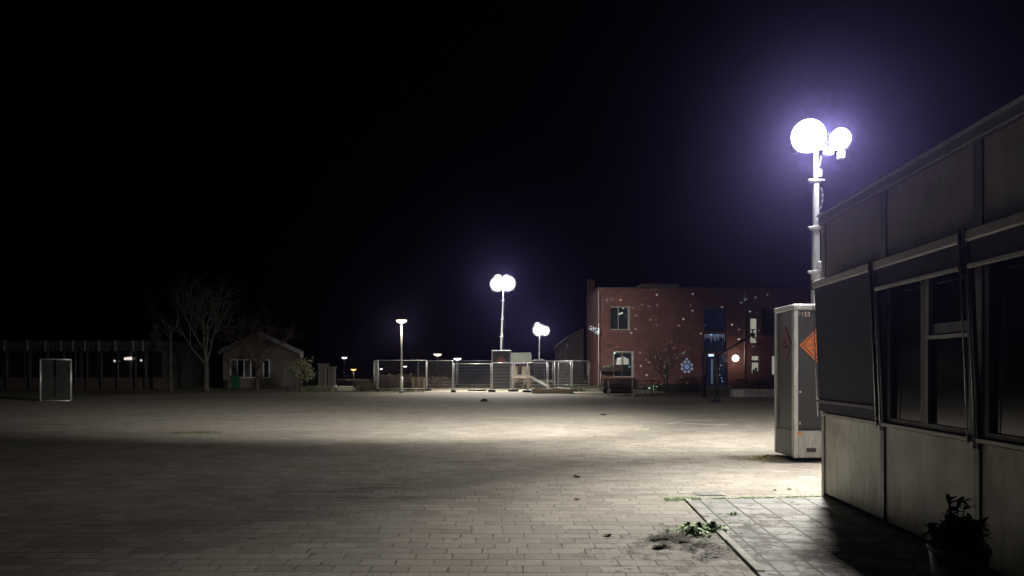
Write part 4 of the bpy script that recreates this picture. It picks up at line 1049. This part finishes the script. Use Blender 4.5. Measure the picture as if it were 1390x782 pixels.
# ------------------------------------------------------------ left side: low building
LY = 52.0
lb = empty('long_low_building', (gx(0,LY), LY, 0), 0, 'long low glazed building with thin pale columns and a slatted roof edge', 'building')
def LX(px): return gx(px, LY) - gx(0, LY)
xe = LX(222); xs_ = LX(-90)
MB().box(xs_, xe, 0.35, 9, 0, 3.2).build('wall', 'fascia', lb)
MB().box(xs_, xe, 0.05, 0.349, 0, gz(513,LY)).build('parapet_wall', 'render_dark', lb)
MB().box(xs_-0.2, xe+0.2, -0.5, 9.2, 3.0, 3.42).build('flat_roof', 'fascia', lb)
fs_ = MB(); px = -88
while px < 222:
    fs_.box(LX(px), LX(px)+0.05, -0.56, -0.502, 2.75, 3.4); px += 5.5
fs_.build('fascia_slats', 'frame_dark', lb)
for px in (-60,-30,-8,14,45,69,90,106,122,141,163,187,200):
    MB().box(LX(px)-0.05, LX(px)+0.05, -0.66, -0.57, 2.7, 3.46).build('roof_bracket', 'alu_dull', lb)
    MB().tube((LX(px)+0.1,-0.45,0),(LX(px)+0.1,-0.45,2.99),0.04,n=8).build('column', 'frame_dark', lb)
gp = MB(); 
for px in (-80,-52,-22,8,38,62,84,108,131,152,176,197):
    a = LX(px)+0.1; b = LX(px+20)
    MB().box(a, b, 0.30, 0.348, gz(512,LY), 2.7).build('glazing', 'glass', lb)
li = MB()
li.tube((LX(168.5),0.05,gz(487,LY)),(LX(178),0.05,gz(486.5,LY)),0.09,0.11,8)
o = li.build('bulkhead_lamp', emis('bulkhead_light',(1.0,0.85,0.8),0.9), lb)
for px, py in ((155.5,490),(191.5,489.3)):
    MB().ball((LX(px),0.0,gz(py,LY)),0.085,8,6).build('wall_lamp', emis('wall_lamp_light',(0.7,0.75,0.7),0.7), lb)
MB().box(LX(176),LX(184),3,3.8,3.42,4.2).box(LX(178),LX(182),3.1,3.6,4.2,4.9).build('roof_vent', 'render_dark', lb)
# framed board
FY = 33.2
fb = empty('framed_board', (gx(55,FY),FY,0.004),0.0,'upright metal framed grey board standing alone on the pavement edge','board')
fw = gx(94,FY)-gx(55,FY); fh = gz(487.5,FY)
f = MB().tube((0,0,0),(0,0,fh),0.04,n=8).tube((fw,0.12,0),(fw,0.12,fh),0.045,n=8).tube((-0.02,0,fh),(fw+0.02,0.12,fh-0.03),0.04,n=8).tube((0,0,0.05),(fw,0.12,0.03),0.03,n=8)
f.build('frame','galv',fb)
pn = MB(); pn.box(0.05,fw*0.44,0.02,0.035,0.12,fh-0.06).box(fw*0.5,fw-0.06,0.07,0.085,0.12,fh-0.06); pn.build('board','mesh_grey',fb)
for q0, q1 in (((0,0.03,fh*0.7),(0.1,0.9,0.0)),((fw,0.15,fh*0.7),(fw-0.3,1.0,0.0))): MB().tube(q0,q1,0.02,n=6).build('rear_stay','black',fb)

# ------------------------------------------------------------ gabled house
HY = 56.0
hs = empty('gabled_house', (gx(310,HY), HY, 0), math.radians(16.5), 'grey gable-ended house with a white framed window behind bare trees', 'house')
def HX(px): return (gx(px,HY)-gx(310,HY))*0.96
def HZ(py): return gz(py,HY)
ap = (HX(352),HZ(452)); le = (HX(298),HZ(478)); re = (HX(410),HZ(479))
MB().prism([(HX(303),0),(HX(407),0),(HX(407),HZ(481)),(ap[0],ap[1]-0.15),(HX(303),HZ(480))],0,9).build('wall','render_grey',hs)
rf = MB()
rf.prism([le,(ap[0],ap[1]-0.01),(ap[0],ap[1]+0.16),(le[0]-0.1,le[1]+0.14)],-0.5,9.3)
rf.prism([(ap[0]+0.001,ap[1]-0.01),re,(re[0]+0.12,re[1]+0.14),(ap[0]+0.001,ap[1]+0.16)],-0.5,9.3)
ro = fixn(rf.build('roof','tiles_dark',hs))
MB().prism([(ap[0],ap[1]-0.22),(re[0]+0.05,re[1]-0.2),(re[0]+0.1,re[1]+0.12),(ap[0],ap[1]+0.13)],-0.56,-0.502).build('bargeboard','trim',ro)
MB().prism([(ap[0]-0.001,ap[1]-0.22),(ap[0]-0.001,ap[1]+0.13),(le[0]-0.08,le[1]+0.12),(le[0]-0.02,le[1]-0.2)],-0.56,-0.502).build('bargeboard','fascia',ro)
MB().box(re[0]-0.14,re[0]+0.1,-0.62,-0.4,re[1]-0.35,re[1]+0.05).build('gutter_end','concrete',ro)
for a,b,n in ((313,349,4),(357,365,1)):
    xa,xb,za,zb_ = HX(a),HX(b),HZ(512),HZ(489)
    f = MB().box(xa,xb,-0.08,-0.001,za-0.08,za).box(xa,xb,-0.06,-0.001,zb_,zb_+0.06)
    for q in range(n+1):
        x = xa+(xb-xa)*q/n; f.box(x-0.05,x+0.05,-0.06,-0.001,za+0.001,zb_-0.001)
    wi = f.build('window','alu_dull',hs)
    for q in range(n):
        x = xa+(xb-xa)*q/n; MB().box(x+0.052,x+(xb-xa)/n-0.052,-0.03,-0.001,za+0.002,zb_-0.002).build('pane', 'mesh_grey' if n > 1 and q in (0,2) else 'glass', wi)
# green bin
GY = 52.0
gb = empty('green_bin', (gx(319.5,GY),GY,0),0,'small green waste bin by the left corner of the gabled house','bin')
MB()._add([(-0.2,-0.2,0.1),(0.2,-0.2,0.1),(0.2,0.2,0.1),(-0.2,0.2,0.1),(-0.27,-0.26,0.95),(0.27,-0.26,0.95),(0.27,0.26,0.95),(-0.27,0.26,0.95)],[(0,3,2,1),(4,5,6,7),(0,1,5,4),(1,2,6,5),(2,3,7,6),(3,0,4,7)]).build('body','bin_green',gb)
MB().box(-0.3,0.3,-0.3,0.29,0.953,1.0,ch=0.015).build('lid','bin_green',gb)
MB().tube((-0.24,0.2,0.1),(-0.18,0.2,0.1),0.1,n=12).tube((0.18,0.2,0.1),(0.24,0.2,0.1),0.1,n=12).build('wheel','rubber',gb)
# utility cabinets
for (a,b,t_,lab,mt) in ((433,445,493.5,'taller grey utility cabinet with overhanging cap right of the gabled house','render_grey'),(446.5,455,497.5,'pale narrow utility cabinet, right one of the two by the gabled house','render_grey')):
    Yc = 54; c = empty('utility_cabinet',(gx((a+b)/2,Yc),Yc,0),0,lab,'cabinet','utility cabinets')
    hw_ = gx(b,Yc)/2-gx(a,Yc)/2; h = gz(t_,Yc)
    MB().box(-hw_,hw_,-0.25,0.25,0.05,h-0.12,ch=0.01).build('body',mt,c)
    MB().box(-hw_-0.06,hw_+0.06,-0.31,0.31,h-0.119,h,ch=0.02).build('cap',mt,c)
    MB().box(-0.01,0.01,-0.258,-0.251,0.12,h-0.2).box(hw_*0.3,hw_*0.3+0.03,-0.27,-0.251,h*0.5,h*0.5+0.15).build('door_seam','black',c)
# pile of pale boards
pl = empty('board_pile',(gx(470,48),48,0),0,'low pile of pale boards and stones left of the site fence','pile')
p_ = MB(); rnd = random.Random(6)
for q in range(9):
    R = Matrix.Translation((rnd.uniform(-.25,.25),rnd.uniform(-.3,.3),0.03+0.035*q)) @ Matrix.Rotation(rnd.uniform(-.12,.12),4,'Z') @ Matrix.Rotation(rnd.uniform(-.03,.03),4,'Y')
    p_.box(-0.65,0.65,-0.1,0.1,0,0.03,R)
p_.build('boards','cream',pl)
q_ = MB(); 
for q in range(5): q_.ball((rnd.uniform(-0.7,-0.3),rnd.uniform(-.2,.2),0.1+0.06*q),0.12,7,5,(1.2,1,.7))
q_.build('stones','concrete',pl)
lb2 = empty('low_stool',(gx(395.5,46.5),46.5,0),0,'small dark low bench at the kerb beside the pale leafy tree','bench')
MB().box(-0.28,0.28,-0.2,0.2,0.38,0.43,ch=0.01).build('seat','wood_dark',lb2)
for sx in (-0.24,0.24): MB().box(sx-0.03,sx+0.03,-0.18,0.18,0,0.379).build('leg','wood_dark',lb2)
# crates and pallets behind the fence
pc = empty('pallet_stack',(gx(568,47.2),47.2,0.004),0.1,'stack of worn wooden pallets leaning at the fence right of the street lamp','pallets')
b = MB()
for q in range(6):
    z = 0.02+q*0.145; off = random.uniform(-.03,.03)
    for s_ in range(5): b.box(-0.42+off,0.42+off,-0.5+s_*0.22,-0.4+s_*0.22,z+0.1,z+0.122)
    for s_ in (-0.38,0,0.32): b.box(s_+off,s_+0.08+off,-0.5,0.48,z,z+0.098)
b.build('pallets','wood',pc)
sh = empty('timber_screen',(gx(513,51.5),51.5,0),0,'waist-high brown timber screen behind the left end of the fence','screen')
b = MB()
for q in range(4): b.box(0,gx(559,51.5)-gx(513,51.5),-0.03,0.0,0.15+q*0.24,0.33+q*0.24)
b.build('boards','wood_dark',sh)
b = MB()
for q in range(4): b.box(q*0.75,q*0.75+0.09,0.001,0.09,0,1.15)
b.build('posts','wood',sh)

# ------------------------------------------------------------ near ground details
rnd = random.Random(12)
def blade(b, p, h, w_, lean, az, curl=0.5):
    d = Vector((math.cos(az),math.sin(az),0)); s = Vector((-d.y,d.x,0))*w_
    p = Vector(p); pts = []
    for i in range(4):
        f = i/3; c = p + d*lean*f**1.6 + Vector((0,0,h*(f-curl*f*f*0.5)))
        pts.append((c-s*(1-f*0.9), c+s*(1-f*0.9)))
    for i in range(3): b._add([pts[i][0],pts[i][1],pts[i+1][1],pts[i+1][0]], [(0,1,2,3)])
def G(px, py):
    Y = gd(py); return gx(px,Y), Y
# weed clump at the kerb
cx, cy = G(950,722)
wc = empty('weed_clump',(cx,cy,0.004),0,'bright green low weed clump growing at the kerb end in the foreground','weeds')
b = MB()
for q in range(1900):
    a = rnd.uniform(0,6.28); r = abs(rnd.gauss(0,.5))
    x, y = r*math.cos(a)*0.20, r*math.sin(a)*0.15
    k_ = rnd.random(); x *= .75; y *= .75
    if k_ < .3: x -= 0.10; y -= 0.14
    elif k_ < .55: x += 0.13; y += 0.05
    elif k_ < .75: x -= 0.10; y += 0.02
    az = rnd.uniform(0,6.28); s = rnd.uniform(.008,.024)
    p = Vector((x,y,rnd.uniform(0.005,0.085)*(1-min(1,r*.8))+0.006)); u = Vector((math.cos(az),math.sin(az),rnd.uniform(-.2,.6)))*s; v_ = Vector((-math.sin(az),math.cos(az),rnd.uniform(-.2,.2)))*s*.6
    b._add([p-u,p-v_,p+u,p+v_],[(0,1,2,3)])
b.build('leaves','leaf_weed',wc)
b = MB()
for q in range(140):
    az = rnd.uniform(0,6.28); blade(b,(rnd.gauss(0,.14),rnd.gauss(0,.08),0.0),rnd.uniform(.02,.07),0.0028,rnd.uniform(.01,.06),az)
b.build('blades','leaf_weed',wc)
# dead litter left of it
o_ = MB()
CL = [(910,731,13,1.4,7),(893,733.5,7,1.2,4),(928,736,9,1.5,4),(952,741,12,2.2,4),(901,742,5,1.6,3),(905,723,4,2.5,1),(930,724,5,2.0,1),(975,748,12,3,2),(960,756,9,3,1),(940,747,6,2,1)]
CW = [c_[4] for c_ in CL]
for q in range(1500):
    c_ = rnd.choices(CL, CW)[0]; px = rnd.gauss(c_[0],c_[2]); py = rnd.gauss(c_[1],c_[3])
    x,y = G(px,py); az = rnd.gauss(0,.7); s = rnd.uniform(.008,.026)
    p = Vector((x,y,0.008+rnd.uniform(0,.028))); u = Vector((math.cos(az),math.sin(az),rnd.uniform(-.2,.3)))*s; v_ = Vector((-math.sin(az),math.cos(az),rnd.uniform(-.2,.2)))*s*.35
    o_._add([p-u,p-v_,p+u,p+v_],[(0,1,2,3)])
tag(o_.build('leaf_litter','leaf_dry'),'dark dead leaf and twig litter left of the green weed clump','leaf litter',kind='stuff')
# weed line at the end of the walkway
o_ = MB()
for q in range(1300):
    f = rnd.random()
    if rnd.random() < .45: f *= 0.22
    elif rnd.random() < .7: f = rnd.choice((0.33,0.48,0.52,0.62,0.78,0.9))+rnd.gauss(0,.035)
    lx = -1.92 + f*1.94; ly = -0.10-0.30*(1-f)+rnd.gauss(0,.018)+(rnd.gauss(0,.05) if f < .2 else 0)
    p = CP + Vector((lx*math.cos(TH)-ly*math.sin(TH), lx*math.sin(TH)+ly*math.cos(TH), 0.004))
    blade(o_, p, rnd.uniform(.008,.034), 0.0034, rnd.uniform(.01,.045), rnd.uniform(0,6.28))
tag(o_.build('joint_weeds','leaf_weed'),'thin line of grass growing in the joint at the end of the walkway','grass',kind='stuff')
for (px,py,n,lab) in ((995,700,60,'tiny weed tuft on the walkway near its kerb'),):
    x,y = G(px,py); b = MB()
    for q in range(n): blade(b,(rnd.gauss(0,.025),rnd.gauss(0,.015),0.0),rnd.uniform(.01,.05),0.004,rnd.uniform(.01,.04),rnd.uniform(0,6.28))
    for q in range(25): blade(b,(rnd.gauss(-.1,.05),rnd.gauss(.06,.01),0.0),0.01,0.003,.03,rnd.uniform(0,6.28))
    tag(b.build('weed_tuft','leaf_weed',None,(x,y,0.012)),lab,'weeds')
# straw heap by the cabinet
x,y = G(1036,624)
b = MB()
for q in range(1300):
    a = rnd.uniform(0,6.28); r = abs(rnd.gauss(0,.42)); p = Vector((r*math.cos(a)*0.55, r*math.sin(a)*0.38, rnd.uniform(0,.045)*(1-min(1,r))+.004)); az = rnd.uniform(0,6.28); l = rnd.uniform(.02,.07)
    d = Vector((math.cos(az)*l,math.sin(az)*l,rnd.uniform(-.01,.03))); s = Vector((-d.y,d.x,0)).normalized()*0.003
    b._add([p-s,p+s,p+d+s,p+d-s],[(0,1,2,3)])
tag(b.build('straw_heap','straw',None,(x,y,0.004)),'flat heap of dry straw on the paving left of the near tower cabinet','straw')
b = MB()
for q in range(260):
    p = Vector((rnd.gauss(.25,.12),rnd.gauss(.18,.05),rnd.uniform(.005,.05))); az = rnd.uniform(0,6.28); s = rnd.uniform(.012,.03)
    u = Vector((math.cos(az),math.sin(az),rnd.uniform(-.3,.5)))*s; v_ = Vector((-math.sin(az),math.cos(az),0))*s*.6
    b._add([p-u,p-v_,p+u,p+v_],[(0,1,2,3)])
tag(b.build('leaf_drift','leaf_dry',None,(x,y,0.004)),'dark leaves blown against the foot of the near tower cabinet','leaf litter')
# scattered single leaves and crumbs
def crumb(px,py,r,lab,mat='leaf_dry',n=9,name='dead_leaf'):
    x,y = G(px,py); b = MB()
    for q in range(n):
        az = rnd.uniform(0,6.28); s = r*rnd.uniform(.5,1.1); p = Vector((rnd.gauss(0,r*.5),rnd.gauss(0,r*.4),rnd.uniform(.2,.9)*r*.6))
        u = Vector((math.cos(az),math.sin(az),rnd.uniform(-.4,.4)))*s; v_ = Vector((-math.sin(az),math.cos(az),rnd.uniform(-.3,.3)))*s*.6
        b._add([p-u,p-v_,p+u,p+v_],[(0,1,2,3)])
    return tag(b.build(name,mat,None,(x,y,0.006)),lab,'leaf','leaves scattered on the paving')
crumb(784,648,.05,'curled dark leaf alone on the paving right of centre')
crumb(783,679,.03,'small dark leaf nearer than the curled one right of centre')
crumb(825,728,.028,'dark crumb-like leaf left of the leaf litter in the foreground',n=14)
crumb(657,545,.22,'black clump on the far paving below the middle light tower',n=16)
crumb(820,564,.11,'small leaf on the bright far paving right of centre')
crumb(1071,665,.022,'tiny leaf just beyond the weed line, right one of two')
crumb(1052,666,.02,'tiny leaf just beyond the weed line, left one of two')
crumb(893,745,.04,'dark leaf lump under the leaf litter in the foreground',n=18)
o_ = MB()
for q in range(420):
    y = rnd.uniform(5.2,17); x = rnd.uniform(-5,3.2) if rnd.random() < .8 else rnd.gauss(1.0,.8)
    az = rnd.uniform(0,6.28); s = rnd.uniform(.004,.014); p = Vector((x,y,.009))
    u = Vector((math.cos(az),math.sin(az),.2))*s; v_ = Vector((-math.sin(az),math.cos(az),0))*s*.6
    o_._add([p-u,p-v_,p+u,p+v_],[(0,1,2,3)])
tag(o_.build('small_debris','leaf_dry'),'fine leaf crumbs scattered over the paving','debris',kind='stuff')
o_ = MB()
for q in range(45):
    px = rnd.gauss(770,70); py = rnd.uniform(670,740); x,y = G(px,py)
    az = rnd.uniform(0,6.28); s = rnd.uniform(.008,.02); p = Vector((x,y,.010))
    u = Vector((math.cos(az),math.sin(az),.1))*s; v_ = Vector((-math.sin(az),math.cos(az),0))*s*.5
    o_._add([p-u,p-v_,p+u,p+v_],[(0,1,2,3)])
tag(o_.build('litter','cream'),'tiny pale scraps of litter on the foreground paving','debris',kind='stuff')
# dark grass patch at the left
x,y = G(266,588); b = MB()
for q in range(900): blade(b,(rnd.gauss(0,.33),rnd.gauss(0,.14),0),rnd.uniform(.01,.05),.006,rnd.uniform(.01,.04),rnd.uniform(0,6.28))
tag(b.build('grass_patch','leaf',None,(x,y,.004)),'small dark green grass patch on the paving at the left','grass')
# worn marks on the paving
def strip(name, pts, w_, mat):
    vs = []; fs = []
    for i, (px,py) in enumerate(pts):
        x,y = G(px,py); ww = w_*(0.5+0.5*math.sin(math.pi*(i+.5)/len(pts)))
        vs += [(x,y-ww,0.0075),(x,y+ww,0.0075)]
        if i: fs.append((2*i-2,2*i,2*i+1,2*i-1))
    b = MB(); b._add(vs,fs); tag(b.build(name,mat),kind='structure')
strip('road_marking', [(862,584),(868,582.5),(875,583.5),(882,582.5),(889,584)], 0.12, 'worn_yellow')
strip('road_marking', [(905,576),(920,574),(938,575.5),(955,576.5),(975,577),(988,576)], 0.14, 'worn_white')
strip('road_marking', [(925,570),(940,570.8),(960,571),(976,570)], 0.12, 'worn_white')
strip('road_marking', [(968,592.5),(980,591.6),(994,591.2),(1008,592)], 0.05, 'worn_white')
strip('tyre_mark', [(440,670),(455,667),(475,664.3),(498,662.6),(520,662),(545,662.6),(566,664)], 0.035, 'worn_dark')
# drain cover
x,y = G(962,671)
dc = empty('drain_cover',(x,y,0.006),0,'small grey square drain cover just beyond the weed line','drain')
MB().box(-0.17,0.17,-0.14,0.14,0,0.006,ch=0.002).build('frame','kerb',dc)
b = MB()
for q in range(6): b.box(-0.15,0.15,-0.12+q*0.042,-0.10+q*0.042,0.0061,0.011)
b.build('grate','concrete',dc)

# plant by the wall
pp = Vector((2.91,4.80,0.012))
pt = empty('potted_plant', pp, 0, 'dark leafy plant in a tub against the portable building wall', 'plant')
MB().tube((0,0,0),(0,0,0.26),0.17,0.21,20).tube((0,0,0.261),(0,0,0.29),0.225,0.225,20).build('pot','black',pt)
MB().tube((0,0,0.2905),(0,0,0.296),0.2,0.2,20).build('soil','leaf_dry',pt)
b = MB(); rnd = random.Random(9)
def leaf(b, p, az, el, L_, w_):
    d = Vector((math.cos(az)*math.cos(el),math.sin(az)*math.cos(el),math.sin(el))); s = Vector((-math.sin(az),math.cos(az),0)); q = Vector(p); pr = None
    for i in range(6):
        f = i/5; ww = w_*math.sin(math.pi*min(1,f*0.92+0.08))**0.8
        c = Vector(p)+d*L_*f+Vector((0,0,-L_*0.35*f*f)); cur = (c-s*ww,c+s*ww)
        if pr: b._add([pr[0],pr[1],cur[1],cur[0]],[(0,1,2,3)])
        pr = cur
st = MB()
for q in range(34):
    az = rnd.uniform(0,6.28); r = rnd.uniform(.02,.17); h = rnd.uniform(.04,.17)
    if q < 3: az = [2.6,0.4,1.2][q]; r = 0.05; h = 0.26
    top = Vector((r*math.cos(az)*1.4,r*math.sin(az)*1.2,0.29+h))
    st.tube((r*math.cos(az)*.5,r*math.sin(az)*.5,0.29),top,0.006,0.004,5)
    for k_ in range(14):
        f = rnd.uniform(.3,1); leaf(b, Vector((r*math.cos(az)*.5,r*math.sin(az)*.5,0.29)).lerp(top,f), rnd.uniform(0,6.28), rnd.uniform(-.1,1.1), rnd.uniform(.07,.14), rnd.uniform(.018,.034))
pt.scale = (0.82,0.82,1.14)
st.build('stem','leaf_dark',pt); b.build('foliage','leaf_dark',pt)

# ------------------------------------------------------------ haze: thin violet mist added to imitate the lens glow round the lamps
m = bpy.data.materials.new('glow_mist'); m.use_nodes = True; nt = m.node_tree
for n in list(nt.nodes):
    if n.type != 'OUTPUT_MATERIAL': nt.nodes.remove(n)
outn = [n for n in nt.nodes if n.type == 'OUTPUT_MATERIAL'][0]
pv = nt.nodes.new('ShaderNodeVolumePrincipled')
pv.inputs['Color'].default_value = (0.42,0.35,1.0,1); pv.inputs['Density'].default_value = 0.0008; pv.inputs['Anisotropy'].default_value = 0.91
nt.links.new(pv.outputs['Volume'], outn.inputs['Volume'])
hz = MB().box(-262,262,-42,282,-1.0,12.0).build('haze', m)
tag(hz, 'thin violet mist added over the whole square for the lamp glow', 'haze', kind='stuff')

# ------------------------------------------------------------ world, camera, render
wd = bpy.data.worlds.new('World'); S.world = wd; wd.use_nodes = True
nt = wd.node_tree; bg = nt.nodes['Background']
sk = nt.nodes.new('ShaderNodeTexSky'); sk.sky_type = 'NISHITA'; sk.sun_disc = False
sk.sun_elevation = math.radians(-4); sk.sun_rotation = math.radians(70)
nt.links.new(sk.outputs['Color'], bg.inputs['Color']); bg.inputs['Strength'].default_value = 0.0004
cam = bpy.data.cameras.new('camera'); co = bpy.data.objects.new('camera', cam); C.objects.link(co)
co.location = (0,0,CH); co.rotation_euler = (math.radians(90),0,0)
cam.sensor_width = 36; cam.lens = F/1390*36; cam.shift_y = 109/1390; cam.clip_end = 1000; cam.clip_start = 0.05
S.camera = co
S.view_settings.view_transform = 'Standard'; S.view_settings.look = 'None'; S.view_settings.gamma = 1; S.view_settings.exposure = 0
S.cycles.use_denoising = True
S.cycles.max_bounces = 6; S.cycles.diffuse_bounces = 4; S.cycles.volume_bounces = 0
S.cycles.sample_clamp_indirect = 4
